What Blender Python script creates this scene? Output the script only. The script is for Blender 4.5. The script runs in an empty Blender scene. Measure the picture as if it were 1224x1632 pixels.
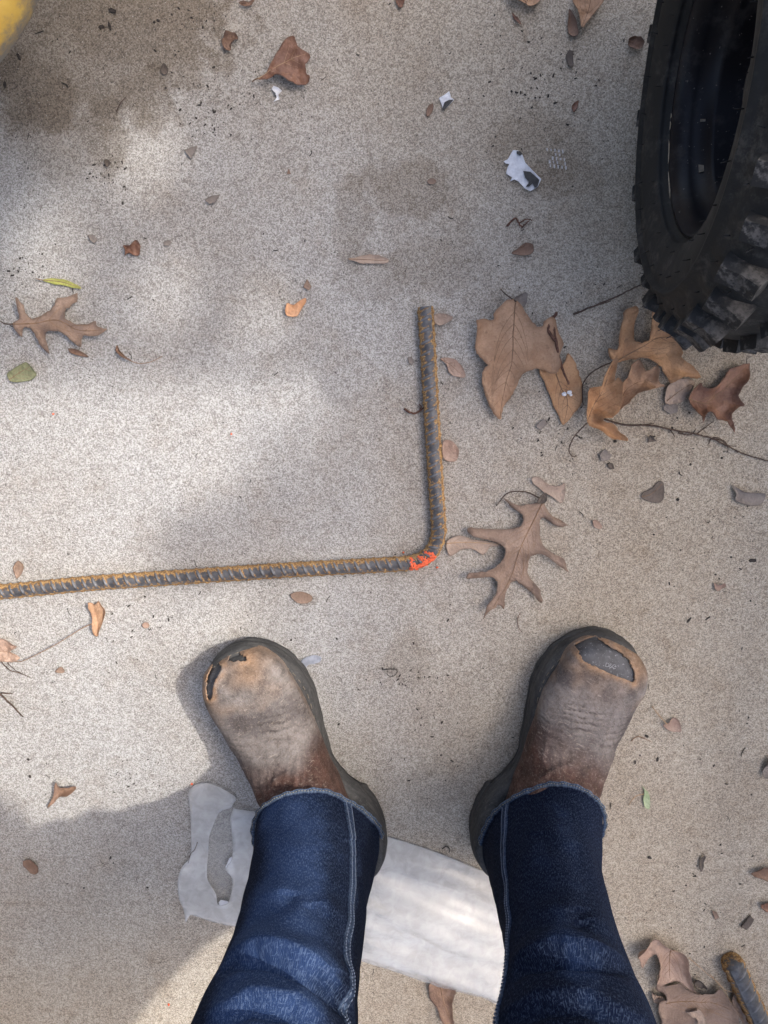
import bpy, bmesh, math, random
import numpy as np
from mathutils import Vector, Matrix, noise
from mathutils.geometry import delaunay_2d_cdt

S = bpy.context.scene
COL = S.collection
R = math.radians

# ------------------------------------------------------------------ camera
CAM_H, TILT, FPX = 0.87, R(11.0), 1131.6      # phone held out in front, tipped back towards the feet
cam_d = bpy.data.cameras.new('camera')
cam_d.sensor_fit = 'HORIZONTAL'
cam_d.sensor_width = 25.96
cam_d.lens = 24.0
cam_d.clip_start = 0.02
cam_d.clip_end = 300
cam = bpy.data.objects.new('camera', cam_d)
COL.objects.link(cam)
cam.location = (0, 0, CAM_H)
cam.rotation_euler = (-TILT, 0, 0)
S.camera = cam

# ------------------------------------------------------------------ sky, sun, exposure
SUN_EL, SUN_AZ = R(48), R(23)                  # azimuth from +X towards +Y
world = bpy.data.worlds.new('World')
S.world = world
world.use_nodes = True
wn = world.node_tree
bg = wn.nodes['Background']
sky = wn.nodes.new('ShaderNodeTexSky')
sky.sky_type = 'NISHITA'
sky.sun_disc = False
sky.sun_elevation = SUN_EL
sky.sun_rotation = math.pi / 2 - SUN_AZ
sky.air_density = 0.7
sky.dust_density = 4.0
sky.ozone_density = 0.3
wn.links.new(sky.outputs[0], bg.inputs[0])
bg.inputs[1].default_value = 0.15
sun_d = bpy.data.lights.new('sun', 'SUN')
sun_d.energy = 0.9
sun_d.angle = R(1.3)
sun_d.color = (1.0, 0.97, 0.94)
sun = bpy.data.objects.new('sun', sun_d)
COL.objects.link(sun)
sun.rotation_euler = Vector((-math.cos(SUN_EL) * math.cos(SUN_AZ), -math.cos(SUN_EL) * math.sin(SUN_AZ),
                             -math.sin(SUN_EL))).to_track_quat('-Z', 'Y').to_euler()
S.view_settings.view_transform = 'Standard'
S.view_settings.look = 'None'
S.view_settings.exposure = 2.03
S.view_settings.gamma = 1.0

# ------------------------------------------------------------------ helpers
_d = np.array([0, -math.sin(TILT), -math.cos(TILT)])
_u = np.array([0, math.cos(TILT), -math.sin(TILT)])

def at(px, py, z=0.0):
    """point at height z seen at photo pixel px, py (1224 x 1632)"""
    r = _d * FPX + np.array([1.0, 0, 0]) * (px - 612) + _u * (816 - py)
    t = (z - CAM_H) / r[2]
    return np.array([0, 0, CAM_H]) + t * r

def proj(P):
    v = np.asarray(P, float) - np.array([0, 0, CAM_H])
    dep = v @ _d
    return np.stack([612 + FPX * v[..., 0] / dep, 816 - FPX * (v @ _u) / dep], -1)

def crop(pts, ox, oy, s):
    return [(ox + x / s, oy + y / s) for x, y in pts]

def new_obj(name, me, mat=None, parent=None, smooth=True):
    if mat is not None:
        me.materials.append(mat)
    if smooth:
        me.polygons.foreach_set('use_smooth', [True] * len(me.polygons))
    o = bpy.data.objects.new(name, me)
    COL.objects.link(o)
    if parent is not None:
        o.parent = parent
    return o

def mesh(verts, faces):
    me = bpy.data.meshes.new('m')
    me.from_pydata([tuple(map(float, v)) for v in verts], [], faces)
    me.update()
    return me

def empty(name, loc=(0, 0, 0)):
    o = bpy.data.objects.new(name, None)
    o.empty_display_size = 0.05
    o.location = loc
    COL.objects.link(o)
    return o

def tag(o, label=None, cat=None, group=None, kind=None):
    if label: o['label'] = label
    if cat: o['category'] = cat
    if group: o['group'] = group
    if kind: o['kind'] = kind
    return o

def point_attr(me, name, vals):
    a = me.attributes.new(name, 'FLOAT', 'POINT')
    a.data.foreach_set('value', np.asarray(vals, np.float32))

def color_attr(me, name, cols):
    a = me.attributes.new(name, 'FLOAT_COLOR', 'POINT')
    c = np.ones((len(cols), 4), np.float32)
    c[:, :3] = cols
    a.data.foreach_set('color', c.ravel())

def nz(x, y, z=0.0):
    return noise.noise(Vector((x, y, z)))

def catmull(P, n, closed=False):
    """n points per span of a Catmull-Rom curve through P (any dimension)"""
    P = np.asarray(P, float)
    m = len(P)
    out = []
    spans = m if closed else m - 1
    for i in range(spans):
        if closed:
            a, b, c, d = P[(i - 1) % m], P[i], P[(i + 1) % m], P[(i + 2) % m]
        else:
            a, b, c, d = P[max(i - 1, 0)], P[i], P[i + 1], P[min(i + 2, m - 1)]
        for k in range(n):
            t = k / n
            out.append(0.5 * ((2 * b) + (c - a) * t + (2 * a - 5 * b + 4 * c - d) * t * t + (3 * b - a - 3 * c + d) * t ** 3))
    if not closed:
        out.append(P[-1])
    return np.array(out)

def grid_faces(nr, nc, wrap=True):
    F = []
    for i in range(nr - 1):
        for j in range(nc if wrap else nc - 1):
            k = (j + 1) % nc
            F.append((i * nc + j, i * nc + k, (i + 1) * nc + k, (i + 1) * nc + j))
    return F

def tube(path, radii, n=6):
    """closed tube along path, as (verts, faces)"""
    path = np.asarray(path, float)
    m = len(path)
    if np.isscalar(radii): radii = [radii] * m
    V, F = [], []
    up = np.array([0.13, 0.21, 0.97])
    for i in range(m):
        t = path[min(i + 1, m - 1)] - path[max(i - 1, 0)]
        t = t / (np.linalg.norm(t) + 1e-12)
        a = np.cross(t, up); a /= np.linalg.norm(a) + 1e-12
        b = np.cross(a, t)
        for j in range(n):
            th = 2 * math.pi * j / n
            V.append(path[i] + radii[i] * (math.cos(th) * a + math.sin(th) * b))
    F = grid_faces(m, n)
    F.append(tuple(range(n - 1, -1, -1)))
    F.append(tuple(range((m - 1) * n, m * n)))
    return V, F

def join(parts):
    V, F = [], []
    for v, f in parts:
        k = len(V)
        V += list(v)
        F += [tuple(i + k for i in q) for q in f]
    return V, F

def box_vf(c, h, bev=0.0):
    bm = bmesh.new()
    bmesh.ops.create_cube(bm, size=2)
    for v in bm.verts:
        v.co = Vector((v.co.x * h[0], v.co.y * h[1], v.co.z * h[2]))
    if bev:
        bmesh.ops.bevel(bm, geom=bm.edges[:] + bm.verts[:], offset=bev, segments=2, profile=0.6, affect='EDGES')
    bm.verts.index_update()
    V = [np.array(v.co) + np.array(c) for v in bm.verts]
    F = [tuple(v.index for v in f.verts) for f in bm.faces]
    bm.free()
    return V, F

def inside_poly(x, y, poly):
    c = False
    j = len(poly) - 1
    for i in range(len(poly)):
        xi, yi = poly[i][0], poly[i][1]
        xj, yj = poly[j][0], poly[j][1]
        if (yi > y) != (yj > y) and x < (xj - xi) * (y - yi) / (yj - yi + 1e-15) + xi:
            c = not c
        j = i
    return c

def poly_dist(Q, poly, closed=True):
    """distance of points Q (n,2) to polyline"""
    Q = np.asarray(Q, float)
    P = np.asarray(poly, float)
    A = P if closed else P[:-1]
    B = np.roll(P, -1, 0) if closed else P[1:]
    best = np.full(len(Q), 1e9)
    for a, b in zip(A, B):
        ab = b - a
        t = np.clip(((Q - a) @ ab) / (ab @ ab + 1e-15), 0, 1)
        best = np.minimum(best, np.linalg.norm(Q - (a + t[:, None] * ab), axis=1))
    return best

# ------------------------------------------------------------------ materials
class NT:
    def __init__(self, name):
        self.m = bpy.data.materials.new(name)
        self.m.use_nodes = True
        self.t = self.m.node_tree
        self.b = self.t.nodes['Principled BSDF']
        self.out = self.t.nodes['Material Output']
        self.tc = self.t.nodes.new('ShaderNodeTexCoord')
    def n(self, typ, **kw):
        nd = self.t.nodes.new(typ)
        for k, v in kw.items():
            setattr(nd, k, v)
        return nd
    def link(self, a, b): self.t.links.new(a, b)
    def mapping(self, scale=(1, 1, 1), rot=(0, 0, 0), src=None, loc=(0, 0, 0)):
        m = self.n('ShaderNodeMapping')
        m.inputs['Scale'].default_value = scale
        m.inputs['Rotation'].default_value = rot
        m.inputs['Location'].default_value = loc
        self.link(src or self.tc.outputs['Object'], m.inputs['Vector'])
        return m.outputs[0]
    def noise(self, scale, detail=4, rough=0.55, dist=0.0, src=None):
        nd = self.n('ShaderNodeTexNoise')
        nd.inputs['Scale'].default_value = scale
        nd.inputs['Detail'].default_value = detail
        nd.inputs['Roughness'].default_value = rough
        nd.inputs['Distortion'].default_value = dist
        self.link(src or self.tc.outputs['Object'], nd.inputs['Vector'])
        return nd.outputs[0]
    def vor(self, scale, feature='F1', src=None, out=0, rand=1.0):
        nd = self.n('ShaderNodeTexVoronoi', feature=feature)
        nd.inputs['Scale'].default_value = scale
        nd.inputs['Randomness'].default_value = rand
        self.link(src or self.tc.outputs['Object'], nd.inputs['Vector'])
        return nd.outputs[out]
    def ramp(self, src, a, b, lo=0.0, hi=1.0):
        nd = self.n('ShaderNodeMapRange')
        nd.interpolation_type = 'SMOOTHSTEP'
        for i, v in ((1, a), (2, b), (3, lo), (4, hi)):
            nd.inputs[i].default_value = v
        self.link(src, nd.inputs[0])
        return nd.outputs[0]
    def math(self, op, a, b=None):
        nd = self.n('ShaderNodeMath', operation=op)
        for i, v in enumerate((a, b)):
            if v is None: continue
            if isinstance(v, (int, float)): nd.inputs[i].default_value = v
            else: self.link(v, nd.inputs[i])
        return nd.outputs[0]
    def mix(self, fac, a, b, blend='MIX'):
        nd = self.n('ShaderNodeMix', data_type='RGBA', blend_type=blend)
        for s, v in ((nd.inputs[0], fac), (nd.inputs[6], a), (nd.inputs[7], b)):
            if isinstance(v, (int, float)): s.default_value = v
            elif isinstance(v, tuple): s.default_value = (*v, 1) if len(v) == 3 else v
            else: self.link(v, s)
        return nd.outputs[2]
    def attr(self, name, out='Fac'):
        nd = self.n('ShaderNodeAttribute', attribute_name=name)
        return nd.outputs[out]
    def bump(self, h, strength=0.5, dist=0.001, prev=None):
        nd = self.n('ShaderNodeBump')
        nd.inputs['Strength'].default_value = strength
        nd.inputs['Distance'].default_value = dist
        self.link(h, nd.inputs['Height'])
        if prev is not None: self.link(prev, nd.inputs['Normal'])
        return nd.outputs[0]
    def finish(self, color, rough=0.8, normal=None, spec=0.3, **kw):
        for s, v in ((self.b.inputs['Base Color'], color), (self.b.inputs['Roughness'], rough)):
            if isinstance(v, (int, float)): s.default_value = v
            elif isinstance(v, tuple): s.default_value = (*v, 1)
            else: self.link(v, s)
        self.b.inputs['Specular IOR Level'].default_value = spec
        if normal is not None: self.link(normal, self.b.inputs['Normal'])
        for k, v in kw.items():
            s = self.b.inputs[k.replace('_', ' ')]
            if isinstance(v, (int, float)): s.default_value = v
            elif isinstance(v, tuple): s.default_value = (*v, 1)
            else: self.link(v, s)
        return self.m

def concrete_mat():
    t = NT('concrete')
    warp = t.n('ShaderNodeMix', data_type='VECTOR')
    nv = t.n('ShaderNodeTexNoise'); nv.inputs['Scale'].default_value = 3.2; nv.inputs['Detail'].default_value = 1.5
    t.link(t.tc.outputs['Object'], nv.inputs['Vector'])
    vm = t.n('ShaderNodeVectorMath', operation='MULTIPLY_ADD')
    t.link(nv.outputs['Color'], vm.inputs[0]); vm.inputs[1].default_value = (0.12, 0.12, 0); t.link(t.tc.outputs['Object'], vm.inputs[2])
    W = vm.outputs[0]
    # sand grains: each grain its own tone, two sizes, with a finer cement paste between
    def grains(scale, loc):
        nd = t.n('ShaderNodeTexVoronoi'); nd.inputs['Scale'].default_value = scale
        t.link(t.mapping(loc=loc), nd.inputs['Vector'])
        s = t.n('ShaderNodeSeparateColor'); t.link(nd.outputs['Color'], s.inputs[0])
        return s.outputs[0], nd.outputs['Distance']
    gA, dA = grains(820, (0, 0, 0))
    gB, _ = grains(300, (3, 1, 2))
    g1 = t.math('ADD', t.math('MULTIPLY', gA, 0.84), t.math('MULTIPLY', gB, 0.16))
    g2 = t.noise(230, 4, 0.7)
    col = t.mix(t.ramp(g1, 0.08, 0.92), (0.225, 0.207, 0.184), (0.545, 0.517, 0.475))
    col = t.mix(t.ramp(g2, 0.34, 0.66, 0.0, 0.3), col, (0.33, 0.30, 0.262))
    # cool light at left and warm light over the rest, tinted into the slab colour
    cc = at(90, 800)
    ln0 = t.n('ShaderNodeVectorMath', operation='DISTANCE'); t.link(t.tc.outputs['Object'], ln0.inputs[0]); ln0.inputs[1].default_value = (cc[0], cc[1], 0)
    zone = t.ramp(t.math('ADD', ln0.outputs['Value'], t.math('MULTIPLY', t.noise(3.0, 3, 0.6), 0.35)), 0.48, 0.95)
    col = t.mix(zone, t.mix(1.0, col, (0.95, 0.99, 1.02), 'MULTIPLY'), t.mix(1.0, col, (1.03, 0.96, 0.825), 'MULTIPLY'))
    # slow drift of tone: paler worn cream and browner, dustier patches
    big = t.noise(4.5, 5, 0.62)
    col = t.mix(t.ramp(big, 0.35, 0.7, 0.0, 0.55), col, t.mix(1.0, col, (0.80, 0.74, 0.68), 'MULTIPLY'))
    mid = t.noise(17, 5, 0.65)
    col = t.mix(t.ramp(mid, 0.52, 0.72, 0.0, 0.5), col, t.mix(1.0, col, (0.78, 0.72, 0.66), 'MULTIPLY'))
    fine = t.noise(75, 5, 0.72)
    col = t.mix(t.ramp(fine, 0.50, 0.66, 0.0, 0.42), col, t.mix(1.0, col, (0.66, 0.62, 0.57), 'MULTIPLY'))
    col = t.mix(t.ramp(t.noise(48, 4, 0.7, src=t.mapping(loc=(2, 5, 3))), 0.56, 0.70, 0.0, 0.4), col, t.mix(1.0, col, (1.22, 1.22, 1.22), 'MULTIPLY'))
    # round water stains and dirty smears; wide top-left ones also paint in the machine's shade
    stains_and_shade = [((650, 300), 75, 42, .55), ((560, 350), 30, 70, .45), ((235, 160), 45, 50, .5), ((165, 215), 40, 50, .45),
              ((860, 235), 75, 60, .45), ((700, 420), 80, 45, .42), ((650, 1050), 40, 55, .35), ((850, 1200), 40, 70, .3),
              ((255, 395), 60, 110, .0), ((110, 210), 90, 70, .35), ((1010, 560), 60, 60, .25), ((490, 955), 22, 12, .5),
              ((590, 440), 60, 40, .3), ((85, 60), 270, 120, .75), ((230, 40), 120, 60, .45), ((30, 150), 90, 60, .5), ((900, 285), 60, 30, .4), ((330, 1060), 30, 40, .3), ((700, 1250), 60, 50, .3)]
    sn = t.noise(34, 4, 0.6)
    for (p, rx, ry, k) in stains_and_shade:
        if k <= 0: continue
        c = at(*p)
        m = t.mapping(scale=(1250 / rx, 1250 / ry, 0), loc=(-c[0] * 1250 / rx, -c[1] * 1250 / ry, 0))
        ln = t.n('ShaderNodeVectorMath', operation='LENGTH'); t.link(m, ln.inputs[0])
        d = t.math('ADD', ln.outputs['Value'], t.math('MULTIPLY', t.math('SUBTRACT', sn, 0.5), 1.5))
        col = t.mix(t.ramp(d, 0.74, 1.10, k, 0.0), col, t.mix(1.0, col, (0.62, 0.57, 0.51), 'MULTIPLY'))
    # dark grit pressed in the pores
    sp = t.vor(210, src=W)
    spn = t.noise(21, 3, 0.6)
    pit = t.math('MULTIPLY', t.ramp(sp, 0.10, 0.22, 1.0, 0.0), t.ramp(spn, 0.44, 0.60))
    col = t.mix(t.math('MULTIPLY', pit, 0.75), col, (0.06, 0.052, 0.045))
    sp2 = t.ramp(t.noise(400, 2, 0.5), 0.66, 0.74)
    col = t.mix(t.math('MULTIPLY', sp2, 0.55), col, (0.10, 0.085, 0.07))
    wsp = t.ramp(t.noise(520, 2, 0.5, src=t.mapping(loc=(3, 7, 1))), 0.66, 0.73)
    col = t.mix(t.math('MULTIPLY', wsp, 0.5), col, (0.72, 0.69, 0.64))
    # broom finish: short stretched ridges whose direction drifts
    br = t.noise(1.0, 3, 0.6, 0.4, src=t.mapping(scale=(150, 520, 1), rot=(0, 0, R(-28)), src=W))
    br2 = t.noise(1.0, 3, 0.6, 0.3, src=t.mapping(scale=(430, 130, 1), rot=(0, 0, R(8)), src=W))
    sel = t.ramp(t.noise(2.6, 2, 0.5), 0.44, 0.58)
    bm = t.n('ShaderNodeMix', data_type='FLOAT')
    t.link(sel, bm.inputs[0]); t.link(br, bm.inputs[2]); t.link(br2, bm.inputs[3])
    h = t.math('ADD', t.math('MULTIPLY', bm.outputs[0], 1.0), t.math('MULTIPLY', gB, 0.30))
    h = t.math('SUBTRACT', h, t.math('MULTIPLY', pit, 0.5))
    nrm = t.bump(h, 0.75, 0.0011)
    return t.finish(col, 0.88, nrm, 0.25)

def leaf_mat(name, c1, c2, spot=0.4, rough=0.62):
    t = NT(name)
    a = t.noise(38, 4, 0.6)
    b = t.noise(160, 3, 0.65)
    c1 = tuple(x * 1.25 for x in c1); c2 = tuple(x * 1.28 for x in c2)
    col = t.mix(t.ramp(a, 0.3, 0.7), c1, c2)
    dark = tuple(x * 0.42 for x in c1)
    col = t.mix(t.ramp(b, 0.56, 0.74, 0, spot), col, dark)
    edge = t.attr('edge')
    col = t.mix(t.math('MULTIPLY', t.ramp(edge, 0.35, 1.0), 0.55), col, tuple(x * 0.62 for x in c1))
    v = t.attr('vein')
    col = t.mix(t.math('MULTIPLY', v, 0.35), col, tuple(min(1, x * 1.35) for x in c2))
    h = t.math('ADD', t.noise(220, 3, 0.6), t.math('MULTIPLY', t.vor(240, 'DISTANCE_TO_EDGE'), 1.2))
    col = t.mix(t.ramp(t.noise(420, 4, 0.75), 0.42, 0.72, 0, 0.35), col, tuple(x * 0.6 for x in c1))
    nrm = t.bump(h, 0.7, 0.0009)
    return t.finish(col, rough, nrm, 0.35)

def plain_mat(name, c, rough=0.8, var=0.35, scale=120, bump=0.3, spec=0.3, **kw):
    t = NT(name)
    a = t.noise(scale, 4, 0.65)
    col = t.mix(t.ramp(a, 0.3, 0.72), tuple(x * (1 - var) for x in c), tuple(min(1, x * (1 + var)) for x in c))
    nrm = t.bump(t.noise(scale * 4, 3, 0.6), bump, 0.0005) if bump else None
    return t.finish(col, rough, nrm, spec, **kw)

M = {}
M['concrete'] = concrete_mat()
M['tan'] = leaf_mat('leaf_tan', (0.25, 0.142, 0.078), (0.36, 0.225, 0.135), 0.45)
M['tan_warm'] = leaf_mat('leaf_tan_warm', (0.28, 0.145, 0.068), (0.40, 0.235, 0.12), 0.4)
M['brown'] = leaf_mat('leaf_brown', (0.135, 0.078, 0.05), (0.235, 0.15, 0.10), 0.4)
M['brown_red'] = leaf_mat('leaf_brown_red', (0.12, 0.058, 0.036), (0.215, 0.115, 0.072), 0.4, 0.5)
M['taupe'] = leaf_mat('leaf_taupe', (0.165, 0.11, 0.077), (0.245, 0.173, 0.125), 0.25)
M['pale'] = leaf_mat('leaf_pale', (0.25, 0.185, 0.14), (0.35, 0.27, 0.205), 0.35, 0.8)
M['pink'] = leaf_mat('leaf_pinkish', (0.245, 0.16, 0.115), (0.33, 0.235, 0.175), 0.35)
M['orange'] = leaf_mat('leaf_orange', (0.40, 0.20, 0.095), (0.52, 0.30, 0.17), 0.2)
M['dark'] = leaf_mat('leaf_dark', (0.075, 0.06, 0.047), (0.13, 0.104, 0.082), 0.4, 0.8)
M['grey'] = leaf_mat('leaf_grey', (0.165, 0.140, 0.118), (0.235, 0.203, 0.172), 0.4, 0.9)
M['green'] = leaf_mat('leaf_green', (0.12, 0.125, 0.065), (0.20, 0.205, 0.115), 0.4, 0.8)
M['sage'] = leaf_mat('leaf_sage', (0.22, 0.27, 0.14), (0.33, 0.38, 0.23), 0.2, 0.7)
M['lime'] = leaf_mat('leaf_lime', (0.20, 0.20, 0.045), (0.33, 0.33, 0.10), 0.3, 0.45)
M['vein'] = plain_mat('leaf_vein', (0.24, 0.148, 0.086), 0.7, 0.2)
M['vein_pale'] = plain_mat('leaf_vein_pale', (0.40, 0.27, 0.16), 0.7, 0.2)
M['twig'] = plain_mat('twig', (0.085, 0.057, 0.042), 0.85, 0.4, 300)
M['twig_red'] = plain_mat('twig_red', (0.12, 0.06, 0.04), 0.8, 0.4, 300)
M['grit'] = plain_mat('grit', (0.045, 0.038, 0.032), 0.9, 0.5, 300)
M['white'] = plain_mat('white_scrap', (0.74, 0.74, 0.74), 0.7, 0.12, 200)
M['black_scrap'] = plain_mat('black_scrap', (0.05, 0.048, 0.045), 0.6, 0.4, 200)
M['orange_paint'] = plain_mat('orange_paint', (0.72, 0.125, 0.05), 0.6, 0.3, 350, 0.8)

# ------------------------------------------------------------------ the floor
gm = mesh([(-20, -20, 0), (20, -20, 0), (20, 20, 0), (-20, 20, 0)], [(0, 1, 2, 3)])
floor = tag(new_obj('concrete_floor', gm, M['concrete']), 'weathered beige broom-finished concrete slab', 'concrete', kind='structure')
# ------------------------------------------------------------------ off-road vehicle at the right edge
def rubber_mat(name, base, dusty):
    t = NT(name)
    d = t.noise(28, 6, 0.7)
    d2 = t.noise(160, 4, 0.7)
    f = t.math('MULTIPLY', t.ramp(d, 0.45, 0.7), t.ramp(d2, 0.35, 0.65))
    col = t.mix(t.math('MULTIPLY', f, dusty), base, (0.20, 0.18, 0.155))
    if dusty > 0.6:
        w = t.math('MULTIPLY', t.ramp(t.noise(55, 4, 0.7, src=t.mapping(loc=(1, 4, 2))), 0.5, 0.62), t.attr('worn'))
        col = t.mix(t.math('MULTIPLY', w, 0.55), col, (0.26, 0.24, 0.215))
    nrm = t.bump(t.noise(500, 3, 0.6), 0.4, 0.0005)
    return t.finish(col, 0.72, nrm, 0.35)
M['rubber'] = rubber_mat('tyre_rubber', (0.017, 0.017, 0.0155), 0.30)
M['rubber_worn'] = rubber_mat('tyre_rubber_worn', (0.018, 0.018, 0.017), 0.62)
def rim_mat():
    t = NT('black_rim')
    d = t.ramp(t.noise(40, 5, 0.65), 0.5, 0.75)
    col = t.mix(t.math('MULTIPLY', d, 0.5), (0.006, 0.006, 0.009), (0.085, 0.08, 0.075))
    ch = t.ramp(t.noise(260, 2, 0.5), 0.70, 0.74)
    col = t.mix(t.math('MULTIPLY', ch, 0.35), col, (0.30, 0.28, 0.25))
    return t.finish(col, t.ramp(d, 0, 1, 0.42, 0.8), t.bump(t.noise(60, 3), 0.15, 0.001), 0.25)
M['rim'] = rim_mat()
M['chip'] = plain_mat('bare_rim_chip', (0.30, 0.26, 0.20), 0.8, 0.3, 200)
M['hub'] = plain_mat('dusty_hub_steel', (0.05, 0.048, 0.045), 0.6, 0.4, 90)
M['plastic'] = plain_mat('black_bodywork', (0.02, 0.02, 0.021), 0.5, 0.3, 30)
M['steel_dark'] = plain_mat('dark_steel_tube', (0.03, 0.03, 0.03), 0.5, 0.3, 60)

VB = Vector((0.78, -0.40, 0.0))
veh = empty('off_road_vehicle', VB)
tag(veh, 'off-road vehicle at the right edge showing one knobbly black tyre on a black steel rim', 'vehicle')

WC = np.array([0.266, 0.235, 0.222])      # wheel reference point: left shoulder plane
CAMB = -0.11
def wheel_axes(yaw=0.0, camb=CAMB):
    e1 = np.array([math.sin(yaw), math.cos(yaw), 0])
    n = np.array([math.cos(yaw), -math.sin(yaw), 0])
    e2 = math.cos(camb) * np.array([0, 0, 1]) + math.sin(camb) * n
    ax = math.cos(camb) * n - math.sin(camb) * np.array([0, 0, 1])
    return e1, e2, ax

def lathe(profile, n, bump=None):
    """profile [(offset along axis, radius)] round local X axis; angle 0 points down"""
    V = []
    for i, (o, r) in enumerate(profile):
        for j in range(n):
            th = 2 * math.pi * j / n
            rr = r + (bump(o, r, th) if bump else 0)
            V.append((o, rr * math.sin(th), -rr * math.cos(th)))
    return V, grid_faces(len(profile), n)

TW = 0.19
half = [(0.020, 0.112), (0.010, 0.116), (0.002, 0.122), (-0.001, 0.1235), (-0.003, 0.122), (-0.005, 0.126), (-0.009, 0.135),
        (-0.012, 0.146), (-0.0125, 0.156), (-0.0112, 0.1612), (-0.0156, 0.1634), (-0.0158, 0.1658), (-0.0108, 0.1680), (-0.008, 0.173),
        (-0.004, 0.182), (0.002, 0.190), (0.010, 0.197), (0.022, 0.201), (0.045, 0.205), (0.07, 0.207), (TW / 2, 0.2075)]
tyre_prof = half + [(TW - o, r) for o, r in half[-2::-1]]
tv, tf = lathe(tyre_prof, 312, lambda o, r, th: 0.0006 * nz(o * 60, math.sin(th) * 9, math.cos(th) * 9))
V_ = []
for (o, y_, z_) in tv:
    r_ = math.hypot(y_, z_); th = math.atan2(y_, -z_)
    k_ = math.exp(-((r_ - 0.184) / 0.010) ** 2) if (o < 0.05 or o > TW - 0.05) else 0
    V_.append((o + (-1 if o < TW / 2 else 1) * 0.0028 * k_ * max(0, math.cos(32 * th)) ** .5, y_, z_))
tv = V_
tyre_me = mesh(tv, tf)
tyre_me.materials.append(M['rubber'])

def knob_mesh(h, seed, taper=0.90):
    """tread block, base at r = 0, growing along +Z (outwards); a cleft and uneven worn top"""
    rnd = random.Random(seed)
    bm = bmesh.new()
    bmesh.ops.create_cube(bm, size=2)
    bmesh.ops.subdivide_edges(bm, edges=bm.edges[:], cuts=1, use_grid_fill=True)
    for v in bm.verts:
        k = taper if v.co.z > 0 else 1.0
        v.co = Vector((v.co.x * h[0] * k + rnd.uniform(-1, 1) * 0.0003, v.co.y * h[1] * k + rnd.uniform(-1, 1) * 0.0003,
                       (v.co.z + 1) * h[2] + (rnd.uniform(-1, 1) * 0.0006 if v.co.z > 0 else -0.004)))
        if v.co.z > h[2] * 1.5 and abs(v.co.x) < h[0] * 0.3: v.co.z -= 0.0028
    me = bpy.data.meshes.new('m')
    bm.to_mesh(me); bm.free()
    z = np.array([v.co.z for v in me.vertices])
    point_attr(me, 'worn', np.clip((z - h[2]) / h[2], 0, 1))
    me.materials.append(M['rubber_worn'])
    return me
KS = [knob_mesh((0.017, 0.0088, 0.0066), 1), knob_mesh((0.012, 0.0095, 0.0058), 2), knob_mesh((0.0135, 0.0090, 0.0058), 3), knob_mesh((0.017, 0.0082, 0.0066), 4)]

def knob_places():
    out = []
    n = 32
    for i in range(n):
        a = 2 * math.pi * i / n
        out.append((KS[0] if i % 2 else KS[3], 0.012 - (0.004 if i % 2 else 0), 0.196, a, R(-38), 0.0))
        out.append((KS[3], TW - 0.012, 0.196, a + math.pi / n, R(38), 0.0))
        out.append((KS[1], 0.056, 0.2055, a + math.pi / n * 0.9, R(-4), R(22)))
        out.append((KS[2], TW - 0.056, 0.2055, a, R(4), R(-22)))
        out.append((KS[2], TW / 2, 0.2075, a + (0.1 if i % 2 else 0.02), 0, R(-15)))
    return out

def knob_matrix(o, r, a, tilt, twist):
    """block with its Z outwards on the tyre"""
    rad = Vector((0, math.sin(a), -math.cos(a)))
    tan = Vector((0, math.cos(a), math.sin(a)))
    ax = Vector((1, 0, 0))
    m = Matrix((ax, tan, rad)).transposed().to_4x4()
    m = m @ Matrix.Rotation(tilt, 4, 'Y') @ Matrix.Rotation(twist, 4, 'Z')
    m.translation = Vector((o, r * math.sin(a), -r * math.cos(a)))
    return m

rim_prof = [(0.020, 0.1115), (0.010, 0.1145), (0.0085, 0.118), (0.0065, 0.1185), (0.005, 0.117), (0.006, 0.1145), (0.012, 0.1085), (0.022, 0.1062),
            (0.034, 0.1055), (0.038, 0.099), (0.042, 0.0975), (0.075, 0.096), (0.082, 0.092), (0.090, 0.088), (0.096, 0.070),
            (0.092, 0.055), (0.086, 0.046), (0.086, 0.030), (0.082, 0.027), (0.076, 0.026), (0.072, 0.020), (0.072, 0.0005)]
rv, rf = lathe(rim_prof, 96)
rim_me = mesh(rv, rf); rim_me.materials.append(M['rim'])
back_prof = [(0.020, 0.1115), (0.05, 0.100), (0.12, 0.100), (0.16, 0.108), (TW - 0.02, 0.1115)]
bv, bf = lathe(back_prof, 64)
barrel_me = mesh(bv, bf); barrel_me.materials.append(M['rim'])
for me_ in (tyre_me, rim_me, barrel_me):
    me_.polygons.foreach_set('use_smooth', [True] * len(me_.polygons))

def hairs():
    rnd = random.Random(5)
    parts = []
    for ring, (o, r, n, ln) in enumerate([(0.004, 0.199, 46, 0.008), (-0.0125, 0.15, 30, 0.006), (-0.004, 0.128, 22, 0.006), (-0.006, 0.178, 30, 0.005)]):
        for i in range(n):
            a = 2 * math.pi * (i + rnd.uniform(-.25, .25)) / n
            l = ln * rnd.uniform(0.5, 1.35)
            rad = np.array([0, math.sin(a), -math.cos(a)]); tan = np.array([0, math.cos(a), math.sin(a)])
            p = np.array([o, 0, 0]) + rad * r
            q = p + np.array([-1, 0, 0]) * l + rad * l * (0.25 if ring else 0.6) + tan * rnd.uniform(-.3, .3) * l
            parts.append(tube([p, (p + q) / 2 + rad * l * .05, q], [0.00055, 0.0005, 0.0003], 5))
    return join(parts)

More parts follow.
